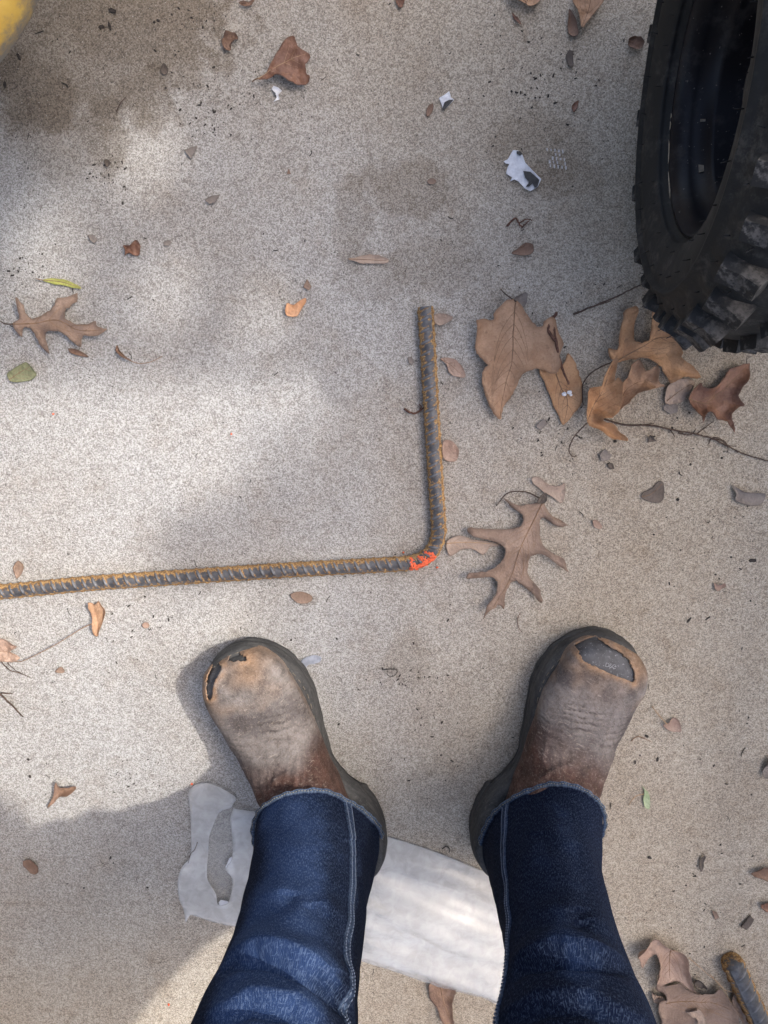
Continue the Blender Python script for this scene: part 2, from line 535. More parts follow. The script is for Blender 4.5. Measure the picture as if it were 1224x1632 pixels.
def place_wheel(center, yaw, camb, flip, detail):
    e1, e2, ax = wheel_axes(yaw, camb)
    if flip: ax, e1 = -ax, -e1
    m = Matrix(((ax[0], e1[0], e2[0]), (ax[1], e1[1], e2[1]), (ax[2], e1[2], e2[2]))).to_4x4()
    m.translation = Vector(center) - VB
    ty = bpy.data.objects.new('tyre', tyre_me); COL.objects.link(ty); ty.parent = veh; ty.matrix_local = m
    rm = bpy.data.objects.new('rim', rim_me); COL.objects.link(rm); rm.parent = veh; rm.matrix_local = m
    bo = bpy.data.objects.new('rim_barrel', barrel_me); COL.objects.link(bo); bo.parent = rm
    if detail:
        tag(ty, 'knobbly black tyre with dusty worn tread blocks and rubber hairs')
        tag(rm, 'black painted steel rim with chipped lip')
        for (me_, o, r, a, tl, tw) in knob_places():
            k = bpy.data.objects.new('tread_block', me_); COL.objects.link(k); k.parent = ty
            k.matrix_local = knob_matrix(o, r, a, tl, tw)
        hv, hf = hairs()
        h = new_obj('rubber_hairs', mesh(hv, hf), M['rubber'], ty); h['kind'] = 'stuff'
        # hub cap, four nuts, bare chips on the rim lip
        hc_v, hc_f = lathe([(0.075, 0.028), (0.045, 0.027), (0.040, 0.024), (0.038, 0.012), (0.038, 0.0003)], 40)
        new_obj('hub_cap', mesh(hc_v, hc_f), M['hub'], rm)
        for i in range(4):
            a = math.pi / 4 + i * math.pi / 2
            nv, nf = lathe([(0.088, 0.0095), (0.076, 0.0095), (0.074, 0.0085), (0.074, 0.0003)], 6)
            nut = new_obj('wheel_nut', mesh(nv, nf), M['hub'], rm, smooth=False)
            nut.location = (0, 0.055 * math.sin(a), -0.055 * math.cos(a))
        for (a0, a1, pr) in [(0.02, 0.09, 0), (-0.26, -0.05, 0), (0.11, 0.15, 0), (-0.6, -0.32, 0), (-0.42, -0.34, 1), (0.05, 0.075, 1)]:
            V = []
            n = 10
            for i in range(n + 1):
                a = a0 + (a1 - a0) * i / n
                w = math.sin(math.pi * i / n) ** .5 * (0.7 + 0.3 * nz(i * .9, a0 * 10))
                for (o, r) in ([(0.0047, 0.1170), (0.0047 + 0.0012 * w, 0.1170 - 0.0024 * w)] if not pr else [(0.03, 0.1052), (0.03 + 0.012 * w, 0.1046)]):
                    V.append((o - 0.0004, r * math.sin(a), -r * math.cos(a)))
            F = [(2 * i, 2 * i + 1, 2 * i + 3, 2 * i + 2) for i in range(n)]
            c = new_obj('bare_chip', mesh(V, F), M['chip'], rm)
    else:
        parts = []
        for (me_, o, r, a, tl, tw) in knob_places():
            mm = knob_matrix(o, r, a, tl, tw)
            parts.append(([np.array(mm @ v.co) for v in me_.vertices], [tuple(p.vertices) for p in me_.polygons]))
        kv, kf = join(parts)
        key = 'tread_joined'
        if key not in bpy.data.meshes:
            q = mesh(kv, kf); q.name = key; q.materials.append(M['rubber_worn']); point_attr(q, 'worn', np.zeros(len(kv)))
        tr = bpy.data.objects.new('tread_blocks', bpy.data.meshes[key]); COL.objects.link(tr); tr.parent = ty; tr['kind'] = 'stuff'

place_wheel(WC, 0.0, CAMB, False, True)
place_wheel((1.29, 0.235, 0.214), 0.0, 0.0, True, False)
place_wheel((0.28, -1.42, 0.214), 0.0, 0.0, False, False)
place_wheel((1.29, -1.42, 0.214), 0.0, 0.0, True, False)

# low open tube frame with a floor pan, a seat at the far end and a steering bar
def tubes(name, paths, r, mat='steel_dark'):
    v, f = join([tube(np.array(p) - np.array(VB), r, 10) for p in paths])
    return new_obj(name, mesh(v, f), M[mat], veh)
v, f = box_vf((0.92 - VB.x, -0.62 - VB.y, 0.20), (0.17, 0.78, 0.012), 0.006)
new_obj('floor_pan', mesh(v, f), M['plastic'], veh)
tubes('frame', [[(0.72, -1.5, 0.22), (0.72, 0.30, 0.22), (0.80, 0.42, 0.24), (1.04, 0.42, 0.24), (1.12, 0.30, 0.22), (1.12, -1.5, 0.22), (0.72, -1.5, 0.22)],
                [(0.72, -0.9, 0.22), (1.12, -0.9, 0.22)], [(0.72, 0.0, 0.22), (1.12, 0.0, 0.22)]], 0.018)
tubes('steering_bar', [[(0.92, 0.2, 0.22), (0.92, -0.25, 0.44)], [(0.80, -0.26, 0.46), (0.92, -0.25, 0.44), (1.04, -0.26, 0.46)]], 0.013)
v, f = box_vf((0.92 - VB.x, -1.15 - VB.y, 0.28), (0.19, 0.22, 0.05), 0.03)
new_obj('seat', mesh(v, f), M['plastic'], veh)
v, f = box_vf((0.92 - VB.x, -1.40 - VB.y, 0.46), (0.19, 0.05, 0.20), 0.03)
new_obj('backrest', mesh(v, f), M['plastic'], veh)
for y0 in (0.235, -1.42):
    tubes('axle', [[(0.36, y0, 0.225), (1.2, y0, 0.22)], [(0.50, y0, 0.225), (0.72, y0 - .08, 0.22)], [(1.34 - .28, y0, 0.225), (1.12, y0 - .08, 0.22)]], 0.018)

# ------------------------------------------------------------------ unseen shade casters added beyond the right edge, shaped to the floor's light
def wood_mat():
    t = NT('weathered_boards')
    g = t.noise(6, 5, 0.6, 0.5, src=t.mapping(scale=(1, 1, 14)))
    col = t.mix(t.ramp(g, 0.3, 0.7), (0.20, 0.17, 0.14), (0.32, 0.28, 0.235))
    return t.finish(col, 0.85, t.bump(g, 0.4, 0.002), 0.2)
M['wood'] = wood_mat()
FX = 1.6
FB = Vector((FX, -1.1, 0))
shade_screen = empty('added_slat_screen', FB)
tag(shade_screen, 'added slatted wooden screen on posts casting shade, unseen beyond the right edge', 'screen')
slat_v, slat_f = box_vf((0, 0, 0), (0.009, 1.78, 0.015), 0.002)
slat_me = mesh(slat_v, slat_f); slat_me.materials.append(M['wood'])
z = 1.12
while z < 2.20:
    o = bpy.data.objects.new('slat', slat_me); COL.objects.link(o); o.parent = shade_screen; o.location = (0, 0, z)
    z += np.interp(z, [0, 1.74, 1.92, 2.05, 2.16], [0.0335, 0.0335, 0.048, 0.085, 0.15])
for y in (-1.68, -0.6, 0.6, 1.68):
    v, f = box_vf((0.055, y, 1.15), (0.045, 0.045, 1.15), 0.004)
    new_obj('post', mesh(v, f), M['wood'], shade_screen, smooth=False)
# added, unseen plank gable: slots throw the light patches, top follows the shade edge
WB = Vector((FX, 1.9, 0))
shade_gable = empty('added_gable', WB)
tag(shade_gable, 'added plank gable on posts shaping light patches, unseen beyond the upper right corner', 'gable')
light_slots = [(1.021, 2.261, .034, .045), (0.969, 2.411, .05, .055), (0.897, 2.243, .040, .042), (0.809, 2.103, .036, .034)]
plank_cache = {}
for y0 in np.arange(0.69, 3.2, 0.0385):
    y1 = y0 + 0.036
    cuts = [(zc_ - hz, zc_ + hz) for (yc, zc_, hy, hz) in light_slots if yc - hy < (y0 + y1) / 2 < yc + hy]
    cuts.sort()
    za = 0.03
    ztop = min(3.3, 2.02 + 2.86 * (y0 - 0.69))
    for (a, b_) in [c_ for c_ in cuts if c_[1] < ztop] + [(ztop, ztop + .01)]:
        if a - za > 0.02:
            key = round(a - za, 4)
            if key not in plank_cache:
                v, f = box_vf((0, 0, 0), (0.011, (y1 - y0) / 2, (a - za) / 2), 0.002)
                q = mesh(v, f); q.materials.append(M['wood']); plank_cache[key] = q
            o = bpy.data.objects.new('plank', plank_cache[key]); COL.objects.link(o); o.parent = shade_gable
            o.location = (0, (y0 + y1) / 2 - WB.y, (za + a) / 2)
        za = b_
for z in (0.4, 1.7):
    v, f = box_vf((0.035, 0.1, z), (0.02, 1.15, 0.04), 0.003)
    new_obj('rail', mesh(v, f), M['wood'], shade_gable, smooth=False)

for y in (-1.1, 0.05, 1.15):
    v, f = box_vf((0.1, y, 1.0), (0.045, 0.045, 1.0), 0.004)
    new_obj('post', mesh(v, f), M['wood'], shade_gable, smooth=False)
# unseen wall added along the left to block sky light
LW = Vector((-0.76, -1.75, 0))
M['wood_dark'] = plain_mat('dark_stained_boards', (0.045, 0.038, 0.032), 0.85, 0.3, 12)
shade_wall = empty('added_board_wall', LW)
tag(shade_wall, 'added dark horizontal board wall blocking sky light, unseen beyond the lower left edge', 'wall')
bd_v, bd_f = box_vf((0, 0, 0), (0.012, 1.55, 0.088), 0.003)
bd_me = mesh(bd_v, bd_f); bd_me.materials.append(M['wood_dark'])
for k in range(13):
    o = bpy.data.objects.new('board', bd_me); COL.objects.link(o); o.parent = shade_wall; o.location = (0, 0, 0.10 + k * 0.18)
for y in (-1.4, 0.0, 1.4):
    v, f = box_vf((-0.06, y, 1.15), (0.045, 0.045, 1.15), 0.004)
    new_obj('stud', mesh(v, f), M['wood'], shade_wall, smooth=False)

# ------------------------------------------------------------------ yellow machine at the top-left corner
def yellow_mat():
    t = NT('worn_yellow_paint')
    a = t.noise(30, 5, 0.65)
    col = t.mix(t.ramp(a, 0.3, 0.7), (0.50, 0.315, 0.055), (0.60, 0.40, 0.085))
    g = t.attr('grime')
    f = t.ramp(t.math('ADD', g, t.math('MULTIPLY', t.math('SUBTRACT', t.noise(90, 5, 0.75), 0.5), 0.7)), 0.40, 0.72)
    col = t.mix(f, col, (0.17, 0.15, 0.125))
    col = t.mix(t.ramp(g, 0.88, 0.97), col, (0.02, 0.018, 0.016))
    return t.finish(col, 0.5, t.bump(t.noise(300, 3), 0.2, 0.0005), 0.4)
M['yellow'] = yellow_mat()
YB = Vector((-1.0, 0.75, 0))
ym = empty('yellow_machine', YB)
tag(ym, 'worn yellow machine whose rounded dusty corner shows at the top-left of the floor', 'machine')
def rr_outline(cx, cy, hx, hy, rad, n=14):
    P = []
    for (sx, sy, a0) in ((1, -1, -90), (1, 1, 0), (-1, 1, 90), (-1, -1, 180)):
        for i in range(n + 1):
            a = R(a0 + 90 * i / n)
            P.append((cx + sx * (hx - rad) + rad * math.cos(a), cy + sy * (hy - rad) + rad * math.sin(a)))
    return P
zc = 0.30
corner = at(52, 60, zc)
rad = 0.16
cx, cy = corner[0] - rad * 0.80 - (0.62 - rad), corner[1] + rad * 0.60 + (0.50 - rad)
rows = [(-0.17, 0.165), (-0.15, 0.166), (-0.13, 0.18), (-0.095, 0.215), (-0.055, 0.25), (-0.022, 0.28), (-0.004, 0.305), (0.0, 0.325), (-0.008, 0.345), (-0.03, 0.36), (-0.08, 0.37), (-0.2, 0.376), (-0.35, 0.378)]
V, G = [], []
nO = 0
for off, z in rows:
    ol = rr_outline(cx, cy, 0.62 + off, 0.50 + off, max(rad + off * .85, 0.03))
    nO = len(ol)
    for x, y in ol:
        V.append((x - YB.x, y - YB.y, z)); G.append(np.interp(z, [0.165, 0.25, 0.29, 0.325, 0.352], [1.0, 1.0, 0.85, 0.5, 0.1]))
F = grid_faces(len(rows), nO)
F.append(tuple(range((len(rows) - 1) * nO, len(rows) * nO))); F.append(tuple(range(nO - 1, -1, -1)))
me = mesh(V, F); point_attr(me, 'grime', G)
new_obj('deck', me, M['yellow'], ym)
v, f = box_vf((-0.76 - YB.x, 0.74 - YB.y, 0.70), (0.56, 0.58, 0.12), 0.05)
new_obj('shade_hood', mesh(v, f), M['plastic'], ym)  # unseen cover, enlarged overhead to shade the top-left floor
for (px_, py_) in ((-1.1, 0.55), (-0.75, 1.0), (-1.1, 1.0)):
    v, f = tube([(px_ - YB.x, py_ - YB.y, 0.36), (px_ - YB.x, py_ - YB.y, 0.60)], 0.03, 12)
    new_obj('shade_hood_post', mesh(v, f), M['steel_dark'], ym)
for sx in (-1, 1):
    for sy in (-1, 1):
        wv, wf = lathe([(-0.04, 0.02), (-0.045, 0.05), (-0.04, 0.095), (-0.025, 0.11), (0.025, 0.11), (0.04, 0.095), (0.045, 0.05), (0.04, 0.02)], 40)
        w = new_obj('wheel', mesh(wv, wf), M['rubber'], ym)
        w.location = (cx - YB.x + sx * 0.42 - (0.1 if sx > 0 else 0), cy - YB.y + sy * 0.32, 0.11)
        v, f = tube([(0, 0, 0), (0, 0, 0.1)], 0.014, 10)
        new_obj('axle_post', mesh(v, f), M['steel_dark'], w)

# ------------------------------------------------------------------ steel reinforcing bars
def rebar_mat():
    t = NT('rusty_rebar_steel')
    r = t.attr('rust')
    n1 = t.noise(150, 5, 0.7)
    f = t.ramp(t.math('ADD', r, t.math('MULTIPLY', t.math('SUBTRACT', n1, 0.5), 1.5)), 0.42, 0.66)
    rust = t.mix(t.ramp(t.noise(420, 3, 0.65), 0.35, 0.65), (0.16, 0.078, 0.03), (0.46, 0.29, 0.12))
    steel = t.mix(t.ramp(t.noise(90, 4, 0.6), 0.3, 0.7), (0.060, 0.060, 0.062), (0.125, 0.125, 0.127))
    steel = t.mix(t.ramp(t.attr('crest'), 0.5, 1.0, 0, 0.3), steel, (0.30, 0.31, 0.32))
    col = t.mix(f, steel, rust)
    met = t.ramp(f, 0, 1, 0.35, 0.0)
    return t.finish(col, t.ramp(f, 0, 1, 0.5, 0.9), t.bump(t.noise(600, 3, 0.7), 0.5, 0.0006), 0.4, Metallic=met)
M['rebar'] = rebar_mat()

def bar_frames(path):
    path = np.asarray(path, float)
    T = np.gradient(path, axis=0)
    T /= np.linalg.norm(T, axis=1)[:, None]
    N = np.cross(T, np.array([0, 0, 1.0])); N /= np.linalg.norm(N, axis=1)[:, None]   # to the right of travel
    B = np.cross(N, T)
    return T, N, B

def resample(P, step):
    P = np.asarray(P, float)
    d = np.concatenate([[0], np.cumsum(np.linalg.norm(np.diff(P, axis=0), axis=1))])
    s = np.arange(0, d[-1], step)
    return np.stack([np.interp(s, d, P[:, k]) for k in range(3)], 1), s

def bar_radius(s, th, r0, pitch, long0, rib):
    """radius at arc length s, angle th (0 = right of travel, 90deg = up)"""
    dl = np.abs(np.angle(np.exp(1j * 2 * (th - long0)))) / 2
    longr = np.exp(-(dl / 0.10) ** 2)
    face = np.sin(th - long0) > 0
    loc = np.where(face, th - long0, th - long0 - math.pi) % (2 * math.pi)
    ph = (s / pitch + 0.03 * np.sin(s * 61) + np.where(face, 0.30, 0.30) * loc * 0.9) % 1.0
    d = np.minimum(ph, 1 - ph) * pitch
    rb = np.exp(-(d / 0.00165) ** 4) * np.clip(np.sin(loc) * 1.9 + 0.1, 0, 1)
    return r0 + rib * np.maximum(rb, 0.85 * longr), rb, longr

def make_bar(name, path, r0, pitch, long0, rib, base, rust_bias=0.0, cap=True, step=0.0008, nt=56):
    P, s = resample(path, step)
    T, N, B = bar_frames(P)
    th = np.linspace(0, 2 * math.pi, nt, endpoint=False)
    SS, TH = np.meshgrid(s, th, indexing='ij')
    rr, rb, lg = bar_radius(SS, TH, r0, pitch, long0, rib)
    V = P[:, None, :] + rr[..., None] * (np.cos(TH)[..., None] * N[:, None, :] + np.sin(TH)[..., None] * B[:, None, :])
    up = np.sin(TH)
    rust = np.clip(1.40 - 1.12 * np.clip(up, -0.1, 1) + 0.14 * np.cos(TH), 0, 1)
    foot = np.zeros_like(rb)
    for dd in (-0.0022, 0.0022):
        _, q, _ = bar_radius(SS + dd, TH, r0, pitch, long0, rib); foot = np.maximum(foot, q)
    rust = rust + 0.22 * foot * (1 - rb) - 0.12 * np.maximum(rb, lg) * (up > 0.3) + rust_bias
    crest = np.maximum(rb, lg)
    F = grid_faces(len(s), nt)
    V = V.reshape(-1, 3)
    k = len(V)
    V = np.vstack([V, P[0] - T[0] * 0.0008, P[-1] + T[-1] * 0.0008])
    for j in range(nt):
        F.append((k, (j + 1) % nt, j)); F.append((k + 1, (len(s) - 1) * nt + j, (len(s) - 1) * nt + (j + 1) % nt))
    base = np.asarray(base)
    me = mesh(V - base, F)
    point_attr(me, 'rust', np.concatenate([rust.ravel(), [0.35, 0.35]]))
    point_attr(me, 'crest', np.concatenate([crest.ravel(), [0, 0]]))
    o = new_obj(name, me, M['rebar'])
    o.location = tuple(base)
    return o, P, s, T, N, B

r0 = 0.0092
zb = r0 + 0.0016
pA = [at(px, py, zb) for px, py in [(-640, 985), (-200, 956), (0, 943), (150, 929), (300, 919), (450, 909), (560, 903), (632, 899)]]
pB = [at(px, py, zb) for px, py in [(699, 836), (694, 760), (688, 660), (683, 570), (678, 489)]]
corner_p = [at(px, py, zb) for px, py in [(655, 896.5), (671, 891.5), (685, 882), (694, 868), (698.5, 852)]]
path = catmull(pA + corner_p + pB, 24)
bar, BP, Bs, BT, BN, BB = make_bar('reinforcing_bar', path, r0, 0.0131, R(55), 0.0011, at(300, 919, 0))
tag(bar, 'long ribbed steel reinforcing bar bent into an L, rusty, orange paint on its bend', 'rebar', 'steel reinforcing bars')

# sprayed orange paint on the bend: strokes lying on the bar's own surface
def paint_on_bar():
    Q = proj(BP)
    sel = [i for i in range(len(BP)) if 648 < Q[i, 0] < 705 and Q[i, 1] > 862]
    i0, i1 = sel[0], sel[-1]
    s = np.arange(Bs[i0], Bs[i1], 0.0005)
    P = np.stack([np.interp(s, Bs, BP[:, k]) for k in range(3)], 1)
    N = np.stack([np.interp(s, Bs, BN[:, k]) for k in range(3)], 1)
    B = np.stack([np.interp(s, Bs, BB[:, k]) for k in range(3)], 1)
    th = np.linspace(R(-25), R(205), 130)
    SS, TH = np.meshgrid(s, th, indexing='ij')
    rr, _, _ = bar_radius(SS, TH, r0, 0.0131, R(55), 0.0011)
    rr = rr + 0.0005
    V = P[:, None, :] + rr[..., None] * (np.cos(TH)[..., None] * N[:, None, :] + np.sin(TH)[..., None] * B[:, None, :])
    px = proj(V)
    strokes = [[(655, 890), (662, 905), (668, 911)], [(656, 897), (658, 911), (655, 908)], [(668, 888), (682, 893), (690, 886)], [(664, 905), (676, 898), (690, 893)],
               [(668, 888), (679, 899), (672, 906)], [(690, 882), (692, 893), (690, 900)], [(678, 880), (688, 884), (693, 888)], [(671, 904), (673, 911), (669, 914)], [(660, 900), (668, 902), (676, 900)]]
    d = np.full(px.shape[:2], 99.0)
    flat = px.reshape(-1, 2)
    for st in strokes:
        d = np.minimum(d, poly_dist(flat, st, False).reshape(d.shape))
    jag = np.array([nz(a * .35, b * .35, 3) for a, b in flat]).reshape(d.shape) * 1.6
    keep = d + jag * 2.0 < 2.4
    idx = -np.ones(keep.shape, int)
    VV, FF = [], []
    def vid(i, j):
        if idx[i, j] < 0:
            idx[i, j] = len(VV); VV.append(V[i, j] - np.array(bar.location))
        return idx[i, j]
    for i in range(keep.shape[0] - 1):
        for j in range(keep.shape[1] - 1):
            if keep[i, j] and keep[i + 1, j] and keep[i, j + 1] and keep[i + 1, j + 1]:
                FF.append((vid(i, j), vid(i + 1, j), vid(i + 1, j + 1), vid(i, j + 1)))
    o = new_obj('paint_mark', mesh(VV, FF), M['orange_paint'], bar)
    tag(o, 'bright orange paint strokes on the bend')
    md = o.modifiers.new('s', 'SOLIDIFY'); md.thickness = 0.0003; md.offset = 1
paint_on_bar()

r2 = 0.0145
z2 = r2 + 0.002
path2 = catmull([at(1166, 1532, z2), at(1188, 1580, z2), at(1216, 1640, z2), at(1300, 1820, z2)], 20)
bar2, *_ = make_bar('reinforcing_bar', path2, r2, 0.019, R(60), 0.0016, at(1188, 1580, 0), -0.22)
tag(bar2, 'short thick dark steel bar with a cut round end at the bottom-right corner', 'rebar', 'steel reinforcing bars')
# ------------------------------------------------------------------ leaves, torn bits, twigs
def make_flat(name, label, cat, pts, mat, curl=0.004, wav=0.003, lift=0.0015, mid=None, stem=None, seed=0, side=True, group=None,
              smooth=3, veinmat='vein', fold=0.0, base_z=0.0, lobes=0.9, thick=0.00035, stem_r=0.0009, stemmat='vein', bow=0.0):
    """thin curled sheet cut to an outline (photo pixels), standing off the floor; midrib, side veins and stalk as parts"""
    W = np.array([at(px, py, 0.003 + base_z)[:2] for px, py in pts])
    if smooth: W = catmull(W, smooth, True)
    ext = W.max(0) - W.min(0)
    size = max(ext)
    rnd = random.Random(seed * 7 + 3)
    # ragged little bites along the edge
    W = W + np.array([[nz(x * 260, y * 260, seed), nz(x * 260, y * 260, seed + 9)] for x, y in W]) * min(0.0017, size * 0.025)
    cen = (W.max(0) + W.min(0)) / 2
    step = max(size / 34, 0.0011)
    inner = []
    gx = np.arange(W[:, 0].min(), W[:, 0].max(), step)
    gy = np.arange(W[:, 1].min(), W[:, 1].max(), step)
    for i, x in enumerate(gx):
        for y in gy:
            xx = x + rnd.uniform(-.2, .2) * step
            yy = y + rnd.uniform(-.2, .2) * step + (step / 2 if i % 2 else 0)
            if inside_poly(xx, yy, W): inner.append((xx, yy))
    inner = np.array(inner) if inner else np.zeros((0, 2))
    if len(inner):
        inner = inner[poly_dist(inner, W) > step * 0.45]
    allp = [Vector(p) for p in W] + [Vector(p) for p in inner]
    n = len(W)
    vs, _, fs, *_ = delaunay_2d_cdt(allp, [(i, (i + 1) % n) for i in range(n)], [], 1, 1e-7)
    XY = np.array([(v.x, v.y) for v in vs])
    M2 = catmull(np.array([at(px, py, 0.003 + base_z)[:2] for px, py in mid]), 5) if mid else None
    sc = max(size, 0.01)
    def height(Q):
        Q = np.atleast_2d(Q)
        d = poly_dist(Q, W)
        e = np.exp(-d / (sc * 0.05))
        z = np.zeros(len(Q))
        for i, (x, y) in enumerate(Q):
            k = 0.5 + 0.9 * nz(x / sc * 3.1 + seed, y / sc * 3.1, seed * 1.7)
            z[i] = lift + base_z + curl * e[i] * max(k, 0.0) + wav * (0.5 + 0.5 * nz(x / sc * 2.3, y / sc * 2.3 + seed * 2.1, 4.0)) \
                 + wav * 0.35 * nz(x / sc * 7, y / sc * 7, seed) + min(wav, .004) * 0.22 * nz(x / sc * 17, y / sc * 17, seed + 5)
        if M2 is not None and fold:
            dm = poly_dist(Q, M2, False)
            z += fold * dm
        if bow:
            q = (Q - cen) / (sc / 2)
            z += bow * np.clip((q ** 2).sum(1), 0, 1.4)
        return np.maximum(z, 0.0006)
    Z = height(XY)
    loc = Vector((cen[0], cen[1], 0))
    V = np.column_stack([XY - cen, Z])
    me = mesh(V, [tuple(f) for f in fs])
    d = poly_dist(XY, W)
    point_attr(me, 'edge', np.exp(-d / (sc * 0.035)))
    vein = np.zeros(len(XY))
    if M2 is not None: vein = np.exp(-poly_dist(XY, M2, False) / 0.0035)
    point_attr(me, 'vein', vein)
    o = new_obj(name, me, M[mat])
    o.location = loc
    md = o.modifiers.new('s', 'SOLIDIFY'); md.thickness = thick; md.offset = 0
    tag(o, label, cat, group or {'oak_leaf': 'fallen oak leaves', 'leaf_scrap': 'torn leaf scraps', 'bark_chip': 'bark chips', 'long_leaf': 'narrow leaves'}.get(name))
    if M2 is not None:
        parts = []
        L = len(M2)
        mr = 0.0008 if size > 0.06 else 0.0005
        pth = np.column_stack([M2 - cen, height(M2) + 0.0004])
        parts.append(tube(pth, [mr * (1 - 0.65 * i / L) for i in range(L)], 6))
        if side:
            cnt = max(4, int(size / 0.015))
            for k in range(1, cnt):
                i = int((k + 0.1) / (cnt + 0.4) * (L - 1))
                t = M2[min(i + 2, L - 1)] - M2[max(i - 2, 0)]
                t = t / (np.linalg.norm(t) + 1e-9)
                for sg in (-1, 1):
                    a = sg * R(rnd.uniform(38, 52))
                    dv = np.array([t[0] * math.cos(a) - t[1] * math.sin(a), t[0] * math.sin(a) + t[1] * math.cos(a)])
                    run = []
                    for q in range(60):
                        p = M2[i] + dv * q * 0.0022
                        if not inside_poly(p[0], p[1], W): break
                        run.append(p); dv = dv * 0.97 + t * 0.03; dv /= np.linalg.norm(dv)
                    if len(run) > 5:
                        run = np.array(run[:int(len(run) * lobes)])
                        pt = np.column_stack([run - cen, height(run) + 0.0002])
                        parts.append(tube(pt, [mr * 0.42 * (1 - 0.6 * q / len(run)) for q in range(len(run))], 5))
        v, f = join(parts)
        new_obj('veins', mesh(v, f), M[veinmat], o)
    if stem:
        sp = np.array([at(px, py, 0.003)[:2] for px, py in stem])
        sp = catmull(sp, 6)
        z0 = float(height(sp[:1])[0])
        zz = [max(z0 * (1 - i / len(sp)) + 0.0016, 0.0014) + 0.002 * math.sin(math.pi * i / len(sp)) for i in range(len(sp))]
        pt = np.column_stack([sp - cen, zz])
        v, f = tube(pt, [stem_r * (1 - 0.4 * i / len(sp)) for i in range(len(sp) - 2)] + [stem_r * 0.9, stem_r * 1.1], 7)
        new_obj('stalk', mesh(v, f), M[stemmat], o)
    return o

def make_twig(name, label, cat, lines, r, mat='twig', z=0.0015, seed=0, arch=0.004, group=None):
    """lines: list of pixel polylines with their own radius"""
    parts = []
    c = at(*lines[0][0])
    base = np.array([c[0], c[1], 0])
    for li, ln in enumerate(lines):
        P = catmull(np.array([at(px, py, z)[:2] for px, py in ln]), 7)
        m = len(P)
        rr = r * (1 if li == 0 else 0.65)
        zz = [z + rr + arch * max(0, math.sin(math.pi * i / m)) * (0.5 + 0.5 * nz(i * .2, seed, li)) for i in range(m)]
        Q = np.column_stack([P, zz]) - base
        Q[:, :2] += np.array([[nz(i * .5, seed, 1), nz(i * .5, seed, 5)] for i in range(m)]) * rr * 0.6
        parts.append(tube(Q, [rr * (1 + 0.35 * nz(i * .8, seed + li)) * (1 - 0.45 * i / m) for i in range(m)], 7))
    v, f = join(parts)
    o = new_obj(name, mesh(v, f), M[mat])
    o.location = tuple(base)
    return tag(o, label, cat, group or {'dry_twig': 'dry twigs', 'red_twig': 'red twigs', 'leaf_stalk': 'loose leaf stalks', 'grass_straw': 'grass straws'}.get(name))

C6 = lambda p: crop(p, 600, 460, 3.0222)
C8 = lambda p: crop(p, 860, 440, 3.3626)
CA = lambda p: crop(p, 0, 380, 3.06)
CB = lambda p: crop(p, 380, 0, 3.06)
CC = lambda p: crop(p, 740, 0, 3.825)
CD = lambda p: crop(p, 860, 700, 3.3626)
CE_ = lambda p: crop(p, 980, 1080, 2.957)
CF = lambda p: crop(p, 980, 1460, 5.0164)
CG = lambda p: crop(p, 0, 920, 3.2636)
CH = lambda p: crop(p, 0, 0, 3.06)
CI = lambda p: crop(p, 260, 1200, 2.2667)
CJ = lambda p: crop(p, 400, 380, 3.4)

# --- whole leaves
make_flat('oak_leaf', 'taupe pin oak leaf with deep pointed lobes beside the orange-painted bend of the bar', 'leaf',
    C6([(800,1020),(815,1050),(835,1085),(880,1110),(920,1138),(870,1145),(815,1110),(795,1105),(783,1150),(785,1190),(800,1230),(840,1265),(895,1290),(905,1330),(918,1358),
        (870,1325),(800,1275),(760,1275),(730,1290),(725,1350),(735,1390),(780,1440),(788,1500),(755,1475),(700,1425),(660,1405),(635,1430),(615,1470),(612,1535),(590,1515),
        (560,1530),(530,1550),(510,1580),(525,1520),(560,1480),(575,1440),(575,1400),(540,1378),(480,1378),(430,1385),(440,1355),(500,1352),(550,1340),(590,1310),(612,1270),
        (608,1240),(575,1215),(520,1200),(460,1185),(430,1160),(450,1143),(500,1150),(560,1155),(620,1155),(680,1140),(700,1115),(695,1085),(660,1060),(630,1030),(610,1005),
        (640,1020),(680,1040),(740,1035),(780,1025)]), 'taupe', 0.011, 0.006, 0.003,
    mid=C6([(802,1022),(760,1110),(710,1200),(680,1270),(645,1390),(560,1525)]), stem=C6([(802,1024),(770,1000),(720,978),(660,975),(620,990),(590,1030),(578,1045)]), seed=1, stemmat='twig')
make_flat('oak_leaf', 'large tan leaf with blunt lobes lying right of the bar’s upright arm'.replace('’', "'"), 'leaf',
    C6([(590,85),(620,62),(660,62),(690,90),(715,130),(745,165),(760,185),(785,180),(800,155),(840,140),(860,165),(862,200),(890,250),(885,290),(870,320),(875,350),(870,390),
        (840,410),(790,390),(760,385),(730,395),(700,405),(680,440),(660,490),(640,530),(615,560),(600,600),(592,630),(560,600),(535,550),(515,490),(505,440),(510,390),(530,365),
        (500,340),(478,310),(470,270),(478,200),(475,155),(510,150),(548,155),(560,120)]), 'tan', 0.010, 0.010, 0.004,
    mid=C6([(660,75),(655,200),(650,350),(620,450),(592,620)]), stem=C6([(658,70),(620,40),(605,20),(600,5)]), seed=2, stemmat='twig', base_z=0.004)
make_flat('oak_leaf', 'tan half leaf tucked under the large blunt-lobed leaf, with two white specks', 'leaf',
    C6([(780,390),(840,400),(880,385),(905,350),(920,310),(950,350),(970,400),(990,450),(990,500),(985,550),(950,600),(900,655),(880,620),(850,560),(820,480)]), 'tan_warm', 0.004, 0.004, 0.0015,
    mid=C6([(860,395),(890,480),(920,540),(905,640)]), seed=3)
